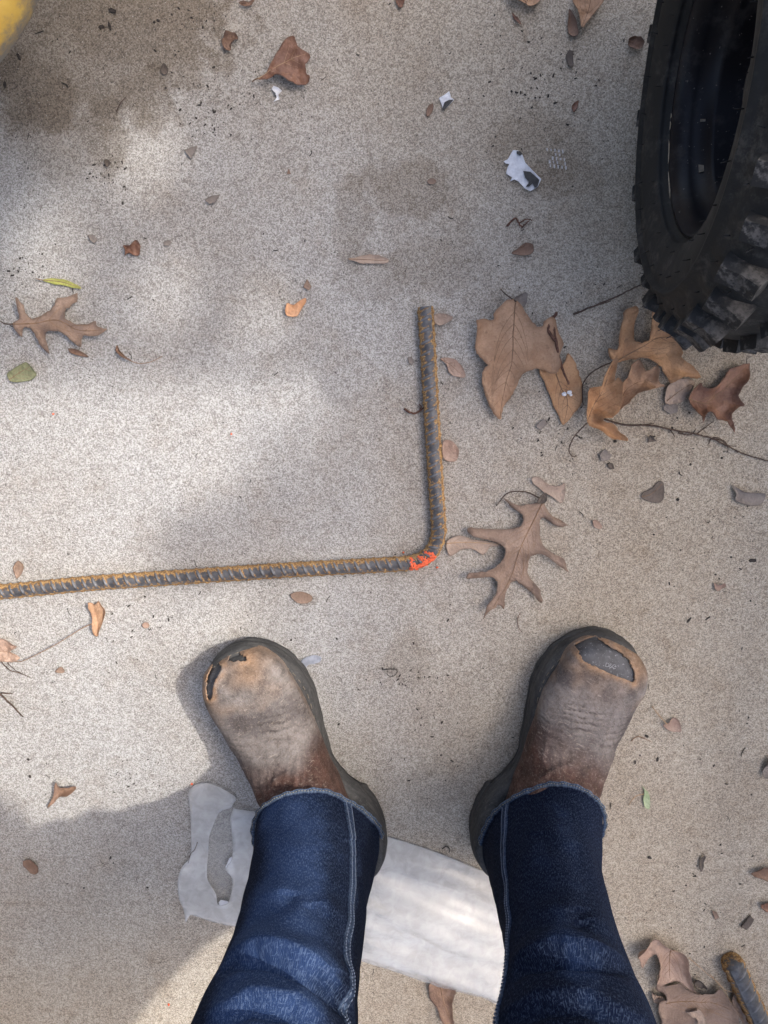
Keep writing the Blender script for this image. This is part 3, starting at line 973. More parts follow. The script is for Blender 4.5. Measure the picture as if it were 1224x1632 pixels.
for k, (x, y, s_) in enumerate([(905, 508, 1.0), (930, 500, 1.0), (937, 512, .6)]):
    c = C6([(x, y)])[0]
    p = at(c[0], c[1], 0.008)
    bm = bmesh.new(); bmesh.ops.create_icosphere(bm, subdivisions=2, radius=0.0032 * s_)
    for v in bm.verts: v.co = Vector((v.co.x, v.co.y * .8, v.co.z * .35)) * (1 + .2 * nz(v.co.x * 500, v.co.y * 500, k))
    me = bpy.data.meshes.new('m'); bm.to_mesh(me); bm.free()
    o = new_obj('white_speck', me, M['white']); o.location = tuple(p)
    tag(o, ['left white speck on the tan half leaf', 'right white speck on the tan half leaf', 'smallest white speck on the tan half leaf'][k], 'speck', 'white specks on the half leaf')
make_flat('oak_leaf', 'orange-tan lobed leaf lying partly under the knobbly tyre', 'leaf',
    C8([(400,395),(420,300),(440,200),(470,175),(515,165),(520,200),(500,260),(490,340),(520,360),(560,350),(580,310),(580,200),(560,110),(590,100),(610,190),(640,230),(650,270),(690,310),
        (775,335),(760,355),(730,370),(750,410),(740,440),(790,475),(830,510),(850,545),(810,550),(760,540),(720,560),(690,570),(660,530),(640,490),(600,460),(550,440),(500,445),(450,450),
        (400,465),(360,430),(355,385)]), 'tan_warm', 0.010, 0.012, 0.002, mid=C8([(400,460),(520,390),(640,330),(760,345)]), seed=4, lobes=.8)
make_flat('oak_leaf', 'curled folded tan leaf with a long hooked stalk between the half leaf and the tyre', 'leaf',
    C8([(230,620),(235,595),(300,585),(330,510),(390,425),(385,500),(370,560),(395,545),(415,600),(410,700),(360,750),(312,752),(305,770),(370,790),(400,830),(440,870),(380,865),(340,855),(280,810),(230,780)]),
    'tan_warm', 0.020, 0.012, 0.003, mid=C8([(232,770),(280,700),(320,620),(385,440)]), stem=C8([(232,780),(170,850),(145,920),(165,960),(195,965)]), seed=5, smooth=3, fold=0.25, stemmat='twig')
make_flat('oak_leaf', 'upturned flap of tan leaf with three points beside the curled leaf', 'leaf',
    C8([(412,610),(460,540),(470,480),(520,450),(545,510),(610,480),(620,560),(660,590),(560,610),(490,640),(440,690),(410,712)]), 'tan', 0.012, 0.008, 0.002,
    mid=C8([(412,700),(470,600),(560,560),(640,585)]), seed=6, fold=0.15)
make_flat('oak_leaf', 'dark brown pointed leaf just below the tyre tread', 'leaf',
    C8([(780,650),(830,570),(850,590),(900,600),(960,560),(1000,500),(1050,480),(1110,470),(1100,530),(1060,590),(1035,640),(1060,680),(1065,695),(1040,700),(1000,740),(1010,800),(1005,830),(975,775),
        (930,765),(890,720),(850,750),(845,780),(820,730),(790,690)]), 'brown_red', 0.013, 0.008, 0.003, mid=C8([(785,655),(880,680),(960,620),(1100,480)]), seed=7, fold=0.1)
make_flat('leaf_scrap', 'pale grey-tan torn leaf between the orange-tan leaf and the dark pointed leaf', 'leaf scrap',
    C8([(680,590),(760,550),(830,570),(790,640),(750,680),(672,682)]), 'pale', 0.004, 0.003, seed=8, mid=C8([(680,670),(760,610),(820,575)]), side=False)
make_flat('leaf_scrap', 'dark jagged flake below the pale torn leaf', 'leaf scrap', C8([(660,690),(700,685),(745,690),(740,730),(700,742),(668,720)]), 'grey', 0.001, 0.001, seed=9, smooth=0)
make_flat('oak_leaf', 'brown pin oak leaf with long pointed lobes at the left edge', 'leaf',
    CA([(75,420),(110,390),(105,340),(100,290),(120,310),(150,385),(190,385),(240,360),(275,340),(295,295),(340,290),(390,270),(385,310),(340,350),(335,390),(370,415),(420,425),(480,405),(490,435),
        (530,440),(520,460),(490,475),(430,475),(410,490),(415,530),(380,515),(340,480),(300,455),(250,455),(235,490),(250,565),(215,530),(190,480),(160,440),(125,440),(125,480),(100,465)]),
    'taupe', 0.009, 0.006, 0.003, mid=CA([(78,420),(180,415),(290,400),(400,450),(520,445)]), stem=CA([(78,420),(40,418),(0,400),(-40,395)]), seed=10, stemmat='twig')
make_flat('long_leaf', 'narrow yellow-green leaf above the left pin oak leaf', 'leaf', CA([(205,203),(250,195),(310,200),(360,220),(400,243),(350,240),(290,228),(240,218)]), 'lime', 0.003, 0.002, 0.001,
    mid=CA([(205,203),(300,212),(398,243)]), stem=CA([(207,203),(190,200),(175,196)]), seed=11, side=False, stem_r=.0006)
make_flat('leaf_scrap', 'crushed olive-green leaf near the left edge', 'leaf scrap', CA([(38,672),(60,640),(120,605),(140,612),(160,630),(180,670),(140,695),(70,702)]), 'green', 0.004, 0.003, 0.001, seed=12,
    mid=CA([(45,690),(100,650),(150,625)]))
make_flat('leaf_scrap', 'rolled brown strip under the left pin oak leaf', 'leaf scrap', CA([(338,538),(380,543),(432,570),(428,580),(370,568),(340,556)]), 'brown', 0.006, 0.003, seed=13, smooth=2)
make_flat('leaf_scrap', 'curled brown leaf point with a thin thread, right of the left pin oak leaf', 'leaf scrap', CA([(570,518),(600,560),(655,603),(610,582),(572,553)]), 'brown', 0.007, 0.003, seed=14,
    stem=CA([(650,600),(690,610),(740,602),(790,575)]), stem_r=.0005)
make_flat('leaf_scrap', 'small reddish-brown lobed scrap in the light patch at left', 'leaf scrap', CA([(606,35),(640,38),(660,10),(682,22),(686,75),(660,85),(632,72),(614,94),(618,60)]), 'brown_red', 0.006, 0.004, seed=15)
make_flat('oak_leaf', 'shiny brown leaf with three blunt lobes near the top', 'leaf',
    CB([(100,405),(140,375),(175,300),(215,230),(255,195),(280,205),(295,240),(340,270),(355,290),(330,330),(335,365),(350,390),(340,420),(300,428),(250,415),(200,385),(150,405)]), 'brown_red', 0.008, 0.008, 0.004,
    mid=CB([(102,403),(200,330),(260,300),(330,275)]), stem=CB([(104,402),(85,402),(70,398)]), seed=16, veinmat='vein_pale', lobes=.75)
make_flat('leaf_scrap', 'small round brown leaf near the top, left of the shiny brown leaf', 'leaf scrap', CH([(1085,195),(1108,165),(1150,168),(1161,195),(1132,218),(1122,250),(1095,240)]), 'brown', 0.008, 0.004, seed=17)
make_flat('leaf_scrap', 'brown leaf tip cut off by the top edge, left of centre', 'leaf scrap', CH([(1165,18),(1210,8),(1240,-5),(1235,20),(1205,35)]), 'brown', 0.004, 0.003, seed=18)
make_flat('oak_leaf', 'tan leaf cut off by the top edge', 'leaf', CC([(275,0),(310,25),(360,40),(380,55),(430,45),(465,5),(480,-60),(380,-110),(270,-60)]), 'tan', 0.008, 0.006, 0.003, mid=CC([(370,45),(370,-100)]), seed=19)
make_flat('oak_leaf', 'folded pointed tan leaf at the top edge near the tyre', 'leaf', CC([(665,0),(640,50),(680,110),(690,170),(700,205),(740,150),(800,80),(850,0),(840,-90),(700,-90)]), 'tan', 0.004, 0.004, 0.010,
    mid=CC([(698,195),(745,80),(770,-80)]), seed=20, fold=0.1)
make_flat('leaf_scrap', 'brown curled leaf edge beneath the folded leaf at the top edge', 'leaf scrap', CC([(640,55),(632,100),(628,160),(640,215),(682,226),(692,185),(670,120)]), 'brown', 0.004, 0.003, 0.002, seed=21)
make_flat('leaf_scrap', 'brown oval leaf beside the upper part of the tyre', 'leaf scrap', CC([(1000,240),(1050,228),(1092,262),(1062,306),(1006,288)]), 'brown', 0.005, 0.003, seed=22)
make_flat('leaf_scrap', 'thin buff slip of leaf above the bar’s upright arm'.replace('’', "'"), 'leaf scrap', CJ([(525,112),(580,100),(620,88),(690,92),(742,112),(738,132),(650,138),(590,135),(555,125)]), 'pale', 0.003, 0.002, seed=23,
    mid=CJ([(528,112),(640,115),(738,122)]), side=False)
make_flat('leaf_scrap', 'bright salmon-orange leaf scrap in the light patch left of centre', 'leaf scrap', CJ([(188,408),(195,350),(230,360),(290,322),(298,345),(272,385),(252,420),(215,424)]), 'orange', 0.003, 0.003, seed=24)
make_flat('leaf_scrap', 'small grey-brown diamond flake above the salmon-orange scrap', 'leaf scrap', CJ([(282,265),(305,218),(328,262),(315,282)]), 'taupe', 0.002, 0.002, seed=25, smooth=0)
make_flat('leaf_scrap', 'buff scrap touching the top end of the bar', 'leaf scrap', C6([(275,160),(280,125),(320,120),(366,135),(350,158),(305,180)]), 'pale', 0.004, 0.003, seed=26)
make_flat('leaf_scrap', 'pinkish torn leaf right of the bar, second from its top end', 'leaf scrap', C6([(305,338),(345,332),(385,345),(418,385),(428,425),(385,425),(350,405),(335,365)]), 'pink', 0.003, 0.003, seed=27, mid=C6([(308,340),(360,370),(415,420)]))
make_flat('leaf_scrap', 'pinkish scrap pressed against the middle of the bar’s upright arm'.replace('’', "'"), 'leaf scrap', C6([(318,740),(350,728),(378,745),(396,780),(385,828),(345,832),(320,810)]), 'pink', 0.003, 0.002, seed=28)
make_flat('leaf_scrap', 'ragged pale leaf flake above the pin oak leaf by the bar', 'leaf scrap', C6([(745,922),(782,905),(832,945),(880,952),(908,938),(905,1000),(886,1032),(842,1000),(795,975)]), 'pale', 0.003, 0.002, seed=29)
make_flat('leaf_scrap', 'dark curled stub at the base of the pin oak leaf by the bar', 'leaf scrap', C6([(765,1025),(790,985),(812,980),(815,1005),(800,1028)]), 'dark', 0.005, 0.003, 0.008, seed=30)
make_flat('leaf_scrap', 'pale skeletal leaf half hidden between the bar’s bend and the pin oak leaf'.replace('’', "'"), 'leaf scrap', C6([(335,1218),(400,1188),(470,1208),(590,1225),(600,1240),(545,1248),(515,1282),(450,1254),(400,1260),(352,1288)]), 'pale', 0.003, 0.002, seed=31,
    mid=C6([(335,1228),(450,1222),(590,1232)]), veinmat='vein_pale')
make_flat('leaf_scrap', 'small grey flake between the large tan leaf and the ragged pale flake', 'leaf scrap', C6([(765,665),(808,625),(825,652),(790,682)]), 'grey', 0.001, 0.001, seed=32, smooth=1)
make_flat('leaf_scrap', 'dark heart-shaped flake right of the pin oak leaf', 'leaf scrap', CD([(545,310),(560,285),(605,262),(640,225),(668,238),(668,312),(642,340),(580,332)]), 'dark', 0.0008, 0.0008, 0.0006, seed=33, mid=CD([(548,310),(600,295),(660,240)]), side=False)
make_flat('leaf_scrap', 'grey curved leaf scrap near the right edge', 'leaf scrap', CD([(1032,240),(1080,275),(1140,285),(1202,290),(1192,340),(1130,352),(1050,332),(1045,285)]), 'grey', 0.006, 0.003, seed=34)
make_flat('leaf_scrap', 'grey diamond flake below the curled folded leaf', 'leaf scrap', CD([(318,85),(350,48),(388,85),(372,112),(332,118)]), 'grey', 0.001, 0.002, seed=35, smooth=0)
make_flat('leaf_scrap', 'small pinkish flake right of the pin oak leaf', 'leaf scrap', CD([(285,450),(290,430),(315,440),(335,465),(328,482),(298,475)]), 'pink', 0.002, 0.001, seed=36)
make_flat('leaf_scrap', 'tiny tan leaf point on the bare floor above the steel toe', 'leaf scrap', CD([(935,770),(960,780),(995,772),(985,795),(955,812),(938,800)]), 'pink', 0.004, 0.002, seed=37)
make_flat('leaf_scrap', 'pinkish little leaf with a stalk right of the right boot', 'leaf scrap', CE_([(222,214),(240,215),(275,188),(300,200),(312,250),(278,255),(240,240)]), 'pink', 0.004, 0.002, seed=38, stem=CE_([(240,213),(210,180),(176,136)]), stem_r=.0008, stemmat='vein_pale')
make_flat('green_sprig', 'faded green sprig with a thin curved stem right of the right trouser hem', 'sprig', CE_([(124,508),(145,530),(160,545),(166,580),(160,616),(142,612),(132,570),(140,540)]), 'sage', 0.003, 0.002, seed=39, stem=CE_([(132,545),(100,552),(78,575),(68,600)]), stem_r=.0007, stemmat='vein_pale')
make_flat('bark_chip', 'dark purple-grey sliver of bark on the floor right of the right trouser leg', 'bark', CE_([(398,905),(400,860),(412,842),(426,838),(420,870),(408,910)]), 'dark', 0.003, 0.002, seed=40)
make_flat('leaf_scrap', 'brown leaf tip poking in from the right edge below the boots', 'leaf scrap', CE_([(635,915),(680,893),(740,885),(780,930),(740,955),(690,940)]), 'brown', 0.010, 0.004, seed=41)
make_flat('leaf_scrap', 'reddish-brown leaf corner at the right edge above the thick bar', 'leaf scrap', CE_([(680,1065),(730,1052),(780,1070),(760,1110),(705,1095)]), 'brown_red', 0.005, 0.003, seed=42)
make_flat('bark_chip', 'dark oblong bark chip above the thick bar', 'bark', CE_([(592,1172),(638,1120),(655,1140),(645,1160),(620,1188)]), 'dark', 0.002, 0.002, seed=43, smooth=0, thick=.0015)
make_flat('leaf_scrap', 'small brown triangle above and left of the thick bar', 'leaf scrap', CE_([(457,1098),(480,1105),(494,1132),(472,1142)]), 'taupe', 0.002, 0.001, seed=44, smooth=0)
make_flat('leaf_scrap', 'dark curled leaf at the right edge level with the trouser hems', 'leaf scrap', CE_([(690,455),(705,400),(725,370),(760,400),(750,450),(712,462)]), 'grey', 0.008, 0.003, seed=45)
make_flat('oak_leaf', 'torn tan leaf with an upturned dark edge beside the right trouser leg', 'leaf',
    CF([(150,235),(240,190),(330,150),(360,175),(430,210),(540,260),(552,350),(580,490),(612,510),(560,525),(500,482),(430,472),(310,482),(300,410),(325,350),(320,280),(250,300),(190,350),(168,285)]), 'pink', 0.014, 0.009, 0.004, mid=CF([(440,215),(425,340),(420,460)]), seed=46, fold=.05)
make_flat('oak_leaf', 'large dull tan leaf at the bottom edge right of the right trouser leg', 'leaf',
    CF([(310,520),(380,495),(480,480),(540,510),(620,545),(700,580),(770,580),(815,535),(870,600),(930,690),(950,760),(970,950),(760,1020),(420,1000),(340,760),(325,640),(392,622),(370,570),(320,560)]), 'taupe', 0.012, 0.009, 0.005,
    mid=CF([(385,650),(540,640),(700,655),(900,690)]), seed=47)
make_flat('leaf_scrap', 'crumpled whitish leaf curl lying on the large dull leaf', 'leaf scrap', CF([(545,712),(600,682),(650,690),(690,745),(700,800),(655,822),(630,790),(610,740)]), 'pale', 0.010, 0.006, 0.012, seed=48)
make_flat('leaf_scrap', 'dark crinkled bit between the torn tan leaf and the thick bar', 'leaf scrap', CF([(618,510),(640,488),(690,498),(708,530),(690,550),(650,552)]), 'dark', 0.010, 0.006, 0.004, seed=49)
make_flat('leaf_scrap', 'pale shard against the right trouser leg at the bottom', 'leaf scrap', CF([(290,600),(330,605),(382,635),(340,668),(300,660)]), 'pale', 0.008, 0.004, 0.004, seed=50)
make_flat('long_leaf', 'grey-brown blade lying against the left side of the thick bar', 'leaf', CF([(925,660),(950,602),(990,640),(1040,720),(1090,820),(1130,900),(1060,900),(990,800),(945,720)]), 'taupe', 0.006, 0.004, 0.003, mid=CF([(945,630),(1000,720),(1080,860)]), seed=51, side=False)
make_flat('oak_leaf', 'brown leaf sticking out below the plastic bag between the legs', 'leaf', CI([(960,830),(985,815),(1040,820),(1055,850),(1042,890),(1046,940),(1052,990),(1010,962),(985,910),(962,880)]), 'brown', 0.008, 0.005, 0.002, mid=CI([(1000,830),(1015,900),(1048,980)]), seed=52)
make_flat('leaf_scrap', 'tan torn leaf with root-like threads below the left part of the bar', 'leaf scrap', CG([(470,122),(500,138),(520,115),(540,140),(560,165),(545,220),(530,265),(515,300),(495,290),(488,230),(476,170)]), 'tan', 0.008, 0.004, 0.002, mid=CG([(482,235),(515,215),(545,160)]), seed=53, side=False, veinmat='vein_pale',
    stem=CG([(485,235),(440,255),(380,292),(300,342),(220,385),(150,420),(100,438),(40,432)]), stem_r=.0007)
make_flat('oak_leaf', 'pale orange leaf with pointed lobes cut off by the left edge', 'leaf', CG([(-60,315),(0,310),(40,320),(95,355),(60,380),(112,410),(70,436),(20,430),(-60,440)]), 'pink', 0.007, 0.004, 0.002, mid=CG([(-40,385),(30,385),(105,410)]), seed=54)
make_flat('leaf_scrap', 'tiny brown boat-shaped flake between the left edge and the left boot', 'leaf scrap', CG([(284,492),(318,465),(336,494),(310,500)]), 'taupe', 0.002, 0.001, seed=55)
make_flat('leaf_scrap', 'brown flake in the shadow at the lower left', 'leaf scrap', CG([(120,1475),(160,1470),(205,1520),(172,1546),(132,1512)]), 'brown', 0.003, 0.002, seed=56)
make_flat('leaf_scrap', 'crinkled curled leaf just above the shadow edge at lower left', 'leaf scrap', CG([(248,1196),(282,1135),(300,1052),(322,1085),(362,1082),(405,1086),(380,1112),(322,1132),(285,1168)]), 'brown', 0.009, 0.004, 0.002, seed=57, mid=CG([(252,1190),(300,1120),(390,1090)]), side=False)
make_flat('leaf_scrap', 'small triangular grey-brown flake at upper left', 'leaf scrap', CH([(898,732),(962,708),(958,730),(930,776)]), 'grey', 0.002, 0.001, seed=58, smooth=0)
make_flat('leaf_scrap', 'small spade-shaped dark flake at upper left', 'leaf scrap', CH([(782,345),(800,308),(820,340),(806,365)]), 'dark', 0.002, 0.001, seed=59)
make_flat('leaf_scrap', 'small pointed grey flake left of centre above the light patches', 'leaf scrap', CH([(998,975),(1030,955),(1072,950),(1052,985),(1022,998)]), 'grey', 0.002, 0.001, seed=60, smooth=1)
make_flat('leaf_scrap', 'grey oval flake in the leftmost light patch', 'leaf scrap', CH([(425,1145),(450,1142),(475,1170),(460,1188),(438,1172)]), 'grey', 0.001, 0.001, seed=61, smooth=1)
make_flat('leaf_scrap', 'grey rounded flake at the top of the second light patch', 'leaf scrap', CH([(795,1180),(818,1170),(838,1182),(822,1200),(800,1198)]), 'grey', 0.001, 0.001, seed=62, smooth=1)
make_flat('leaf_scrap', 'dark curled chip in the shade left of the light patches', 'leaf scrap', CH([(510,780),(530,780),(538,800),(520,815),(512,800)]), 'dark', 0.003, 0.001, seed=63)
make_flat('leaf_scrap', 'dark double flake between the folded leaf and the tyre', 'leaf scrap', CC([(620,332),(640,300),(668,310),(662,340),(668,372),(664,412),(640,402),(626,370)]), 'dark', 0.001, 0.001, seed=64, smooth=0)
make_flat('leaf_scrap', 'tiny rust-red flake left of the tyre', 'leaf scrap', CC([(655,655),(672,625),(698,612),(692,645),(672,682)]), 'brown_red', 0.002, 0.001, seed=65)
make_flat('leaf_scrap', 'thin red-brown sliver near the top edge, left of the folded leaf', 'leaf scrap', CC([(290,78),(310,92),(335,120),(350,152),(325,135),(300,108)]), 'brown_red', 0.002, 0.001, seed=66)
make_flat('leaf_scrap', 'brown torn scrap above the large tan leaf', 'leaf scrap', CC([(285,1545),(320,1520),(372,1482),(412,1488),(422,1530),(385,1556),(330,1556)]), 'brown', 0.004, 0.002, seed=67)
make_flat('leaf_scrap', 'brown crumpled bits at the stalk of the large tan leaf', 'leaf scrap', C6([(660,50),(690,30),(725,20),(722,60),(700,98),(680,70)]), 'grey', 0.006, 0.003, seed=68)
make_flat('leaf_scrap', 'thin dark sliver at the top of the image centre', 'leaf scrap', CB([(768,-5),(808,-5),(806,20),(792,40),(772,22)]), 'brown_red', 0.004, 0.002, seed=69)
make_flat('leaf_scrap', 'small brown smudge-like flake left of the white paper corner', 'leaf scrap', CB([(915,560),(925,515),(950,505),(948,535),(930,565)]), 'brown', 0.001, 0.001, seed=70)
make_flat('leaf_scrap', 'brown oval flake below the white paper corner', 'leaf scrap', CB([(920,882),(940,868),(965,880),(955,895),(930,898)]), 'taupe', 0.001, 0.001, seed=71)
make_flat('leaf_scrap', 'tiny brown triangle below the shiny brown leaf', 'leaf scrap', CB([(235,848),(245,820),(256,848)]), 'brown', 0.001, 0.001, seed=72, smooth=0)
make_flat('leaf_scrap', 'dark flake right of the rebar’s upright arm near the vine'.replace('’', "'"), 'leaf scrap', C8([(580,890),(590,850),(605,862),(628,885)]), 'dark', 0.003, 0.001, seed=73, smooth=0)
make_flat('leaf_scrap', 'dark split flake under the grey diamond flake', 'leaf scrap', CD([(362,140),(375,125),(395,130),(400,158),(380,162)]), 'dark', 0.002, 0.001, seed=74, smooth=0)
make_flat('leaf_scrap', 'brown flake left of the red twig and bar', 'leaf scrap', CJ([(848,645),(870,640),(884,668),(872,688),(852,672)]), 'grey', 0.001, 0.001, seed=75, smooth=1)
make_flat('leaf_scrap', 'faded brown smear-like flake below the bar, left of the pin oak leaf', 'leaf scrap', [(462, 948), (480, 943), (497, 950), (494, 960), (475, 962)], 'taupe', 0.001, 0.0006, seed=76)
make_flat('leaf_scrap', 'rust-orange crumb below the rebar, left of the left boot', 'leaf scrap', CG([(738,246),(760,234),(778,250),(765,266),(744,262)]), 'pink', 0.001, 0.001, seed=77)
make_flat('leaf_scrap', 'brown flake near the lower left edge of the bar', 'leaf scrap', [(20, 905), (30, 893), (38, 905), (28, 922)], 'taupe', 0.003, 0.001, seed=78)

# --- twigs and vine
make_twig('dry_vine', 'thin dry vine trailing from the curled leaf to the right edge', 'vine',
    [C8([(300,750),(450,795),(600,800),(720,825),(830,845),(920,870),(1000,910),(1100,955),(1224,990),(1330,1010)]), C8([(740,840),(800,850),(835,820)]), C8([(905,900),(915,870),(950,865),(985,885),(1005,915),(1003,945)]),
     C8([(930,872),(970,880),(1000,905),(1050,912)]), C8([(1000,905),(1060,945)]), C8([(520,800),(610,788)]), C8([(840,845),(890,805),(930,775)]), C8([(700,825),(720,860)])], 0.0012, 'twig', seed=1)
make_twig('dry_twig', 'thin dark twig running from the tyre down to the left', 'twig', [C8([(180,205),(290,160),(400,115),(480,75),(560,40)]), C8([(290,160),(330,150),(380,135)])], 0.0013, seed=2)
make_twig('leaf_stalk', 'dark split stalk lying across the large tan leaf', 'stalk', [C6([(868,120),(832,160),(825,205),(860,260),(890,380),(925,460)]), C6([(840,150),(855,200),(870,290)])], 0.0022, 'twig_red', z=0.012, seed=3, arch=.003)
make_twig('leaf_stalk', 'curved stalk arching from the orange-tan leaf towards the curled leaf', 'stalk', [C8([(400,455),(330,485),(270,520),(232,570),(225,620),(232,690)])], 0.0010, 'twig', z=0.004, seed=4, arch=.006)
make_twig('red_twig', 'bent reddish twig touching the middle of the bar from the left', 'twig', [C6([(135,578),(160,595),(190,598),(232,570)]), C6([(200,595),(215,570),(205,555)])], 0.0016, 'twig_red', seed=5)
make_twig('dry_twig', 'short stiff twig at the left edge below the pale orange leaf', 'twig', [CG([(-30,570),(0,595),(60,650),(125,725)]), CG([(10,600),(70,600)])], 0.0015, 'twig', seed=6)
make_twig('dry_twig', 'fine branching stalks under the pale orange leaf at the left edge', 'twig', [CG([(0,425),(50,475),(110,495),(160,520)]), CG([(40,435),(70,470),(110,495)])], 0.0008, 'twig', seed=7)
make_twig('dry_twig', 'fine dark thread at the top of the light patches', 'twig', [CH([(570,545),(590,510),(615,475)]), CH([(575,490),(590,510)])], 0.0006, 'twig', seed=8)
make_twig('red_twig', 'small forked red-brown twig above the brown torn scrap', 'twig', [CC([(260,1380),(285,1350),(312,1335),(330,1365),(352,1390)]), CC([(335,1360),(375,1340),(412,1345)]), CC([(352,1385),(395,1345)])], 0.0014, 'twig_red', seed=9)
make_twig('hair_curl', 'black hair-like curl on the floor between the boots', 'fibre', [[(612, 1067), (620, 1066), (632, 1067), (631, 1074), (624, 1078), (617, 1074), (618, 1068)]], 0.0006, 'grit', seed=10, arch=.001)
make_twig('dry_twig', 'thin hooked fibre left of the right boot’s toe'.replace('’', "'"), 'fibre', [[(829, 977), (825, 985), (826, 998), (832, 1008)]], 0.0005, 'twig_red', seed=11, arch=.001)
make_twig('dry_twig', 'fine dark twig on the torn end of the plastic bag', 'twig', [crop([(262,710), (235,780), (200,815), (175,905)], 270, 1220, 5.829), crop([(205,810),(180,850)], 270, 1220, 5.829)], 0.0006, 'twig', z=.014, seed=12, arch=.001)
make_twig('dry_twig', 'curled dark fibre in the bag’s shadow near the left heel'.replace('’', "'"), 'fibre', [CI([(1008,345),(1022,335),(1035,345),(1032,358)])], 0.0009, 'grit', seed=13, arch=.001)
make_twig('dry_twig', 'faint grass stem right of the right boot', 'grass stem', [CE_([(75,298),(110,275),(172,302)]), CE_([(110,275),(140,290)])], 0.0007, 'vein', seed=14, arch=.001)
for k, ln in enumerate([[(590,330),(720,440),(840,540),(900,640),(930,690)], [(760,460),(860,570),(960,600),(1010,620)]]):
    make_twig('grass_straw', ['pale dry grass stem over the large dull leaf', 'short pale stem leading to the thick bar'][k], 'grass stem', [CF(ln)], 0.0006, 'vein_pale', z=0.01, seed=20 + k, arch=.004)

# --- white scraps and coloured crumbs
def scrap(name, label, cat, pts, mat, z=0.0, seed=0, **kw):
    return make_flat(name, label, cat, pts, mat, kw.pop('curl', 0.003), kw.pop('wav', 0.002), kw.pop('lift', 0.001), seed=seed, base_z=z, smooth=kw.pop('smooth', 0), **kw)
sc1 = scrap('paint_flake', 'large white flake with a dark underside patch left of the tyre', 'flake', CC([(238,985),(262,970),(285,935),(300,918),(325,920),(350,935),(368,990),(420,1050),(466,1092),(450,1140),(405,1165),(370,1150),(330,1105),(305,1095),(280,1102),(290,1080),(255,1060),(262,1020),(275,1000),(250,998)]), 'white', seed=80)
def child_patch(par, name, pts, mat, z):
    W = np.array([at(px, py, 0.003)[:2] for px, py in pts])
    c = np.array(par.location)[:2]
    V = [(x - c[0], y - c[1], z) for x, y in W]
    V += [(x, y, z - 0.0012) for x, y, _ in V]
    n = len(W)
    F = [tuple(range(n))] + [(i, i + n, (i + 1) % n + n, (i + 1) % n) for i in range(n)]
    return new_obj(name, mesh(V, F), M[mat], par, smooth=False)
child_patch(sc1, 'dark_patch', CC([(358,1045),(400,1050),(440,1085),(456,1100),(445,1138),(428,1148),(415,1120),(395,1138),(372,1142),(395,1110),(370,1085)]), 'black_scrap', 0.0052)
child_patch(sc1, 'dark_patch', CC([(318,925),(338,925),(354,942),(338,950),(318,940)]), 'black_scrap', 0.0052)
sc2 = scrap('paper_corner', 'small white paper corner with a black edge near the top', 'paper', CB([(978,478),(1005,462),(1028,445),(1036,475),(1052,488),(1020,520),(1000,535),(990,505)]), 'white', seed=81)
child_patch(sc2, 'black_edge', CB([(1005,500),(1025,490),(1048,488),(1028,512),(1002,538),(994,530)]), 'black_scrap', 0.0045)
scrap('paper_scrap', 'tiny twisted white scrap below the shiny brown leaf', 'paper', CB([(160,435),(172,420),(195,432),(212,445),(196,465),(200,488),(172,498),(188,478),(182,455)]), 'white', seed=82, curl=.004)
M['gum'] = plain_mat('gum_grey', (0.30, 0.32, 0.36), 0.6, 0.2, 150)
scrap('gum_spot', "flattened blue-grey blob on the floor right of the left boot's toe", 'spot', [(477,1060),(484,1050),(494,1046),(503,1045),(512,1048),(510,1055),(500,1059),(492,1060),(485,1068),(478,1066)], 'gum', seed=83, smooth=3, curl=0.0, wav=0.001)
crumbs = [((305, 1251), 3, 'tiny orange paint crumb above the corner of the plastic bag'), ((643, 881), 3, "tiny orange paint crumb inside the bar's bend"), ((697, 905), 3, "tiny orange paint crumb below the bar's bend"),
          ((368, 692), 3, 'tiny orange crumb on the bright floor left of the bar'), ((84, 660), 3, 'tiny orange crumb on the bright floor near the left edge'), ((268, 1603), 3, 'tiny orange crumb at the bottom left')]
for k, (p, r_, lb) in enumerate(crumbs):
    r_ *= 0.7
    rnd = random.Random(k)
    pts = [(p[0] + r_ * rnd.uniform(.6, 1.2) * math.cos(a), p[1] + r_ * rnd.uniform(.6, 1.2) * math.sin(a)) for a in np.linspace(0, 2 * math.pi, 7)[:-1]]
    scrap('paint_crumb', lb, 'crumb', pts, 'orange_paint', seed=84 + k, curl=0, wav=.0005, group='orange paint crumbs')
# ghost of a tread print in white dust beside the white flake
rnd = random.Random(4)
parts = []
for i in range(5):
    for j in range(5):
        if rnd.random() < 0.22: continue
        x0, y0 = 872 + i * 6.2 + j * 1.3, 238 + j * 6.5 + i * 0.8
        w, h_ = rnd.uniform(1.0, 1.8), rnd.uniform(1.8, 3.2)
        P = [at(x0 + dx, y0 + dy, 0.0006) for dx, dy in ((-w, -h_), (w, -h_ * .8), (w * .9, h_), (-w * .7, h_))]
        parts.append((P, [(0, 3, 2, 1)]))
v, f = join(parts)
M['dustprint'] = plain_mat('white_dust', (0.50, 0.475, 0.44), 0.9, 0.25, 300)
tag(new_obj('dust_print', mesh(v, f), M['dustprint'], smooth=False), 'faint white waffle print right of the large white flake', 'print', kind='stuff')

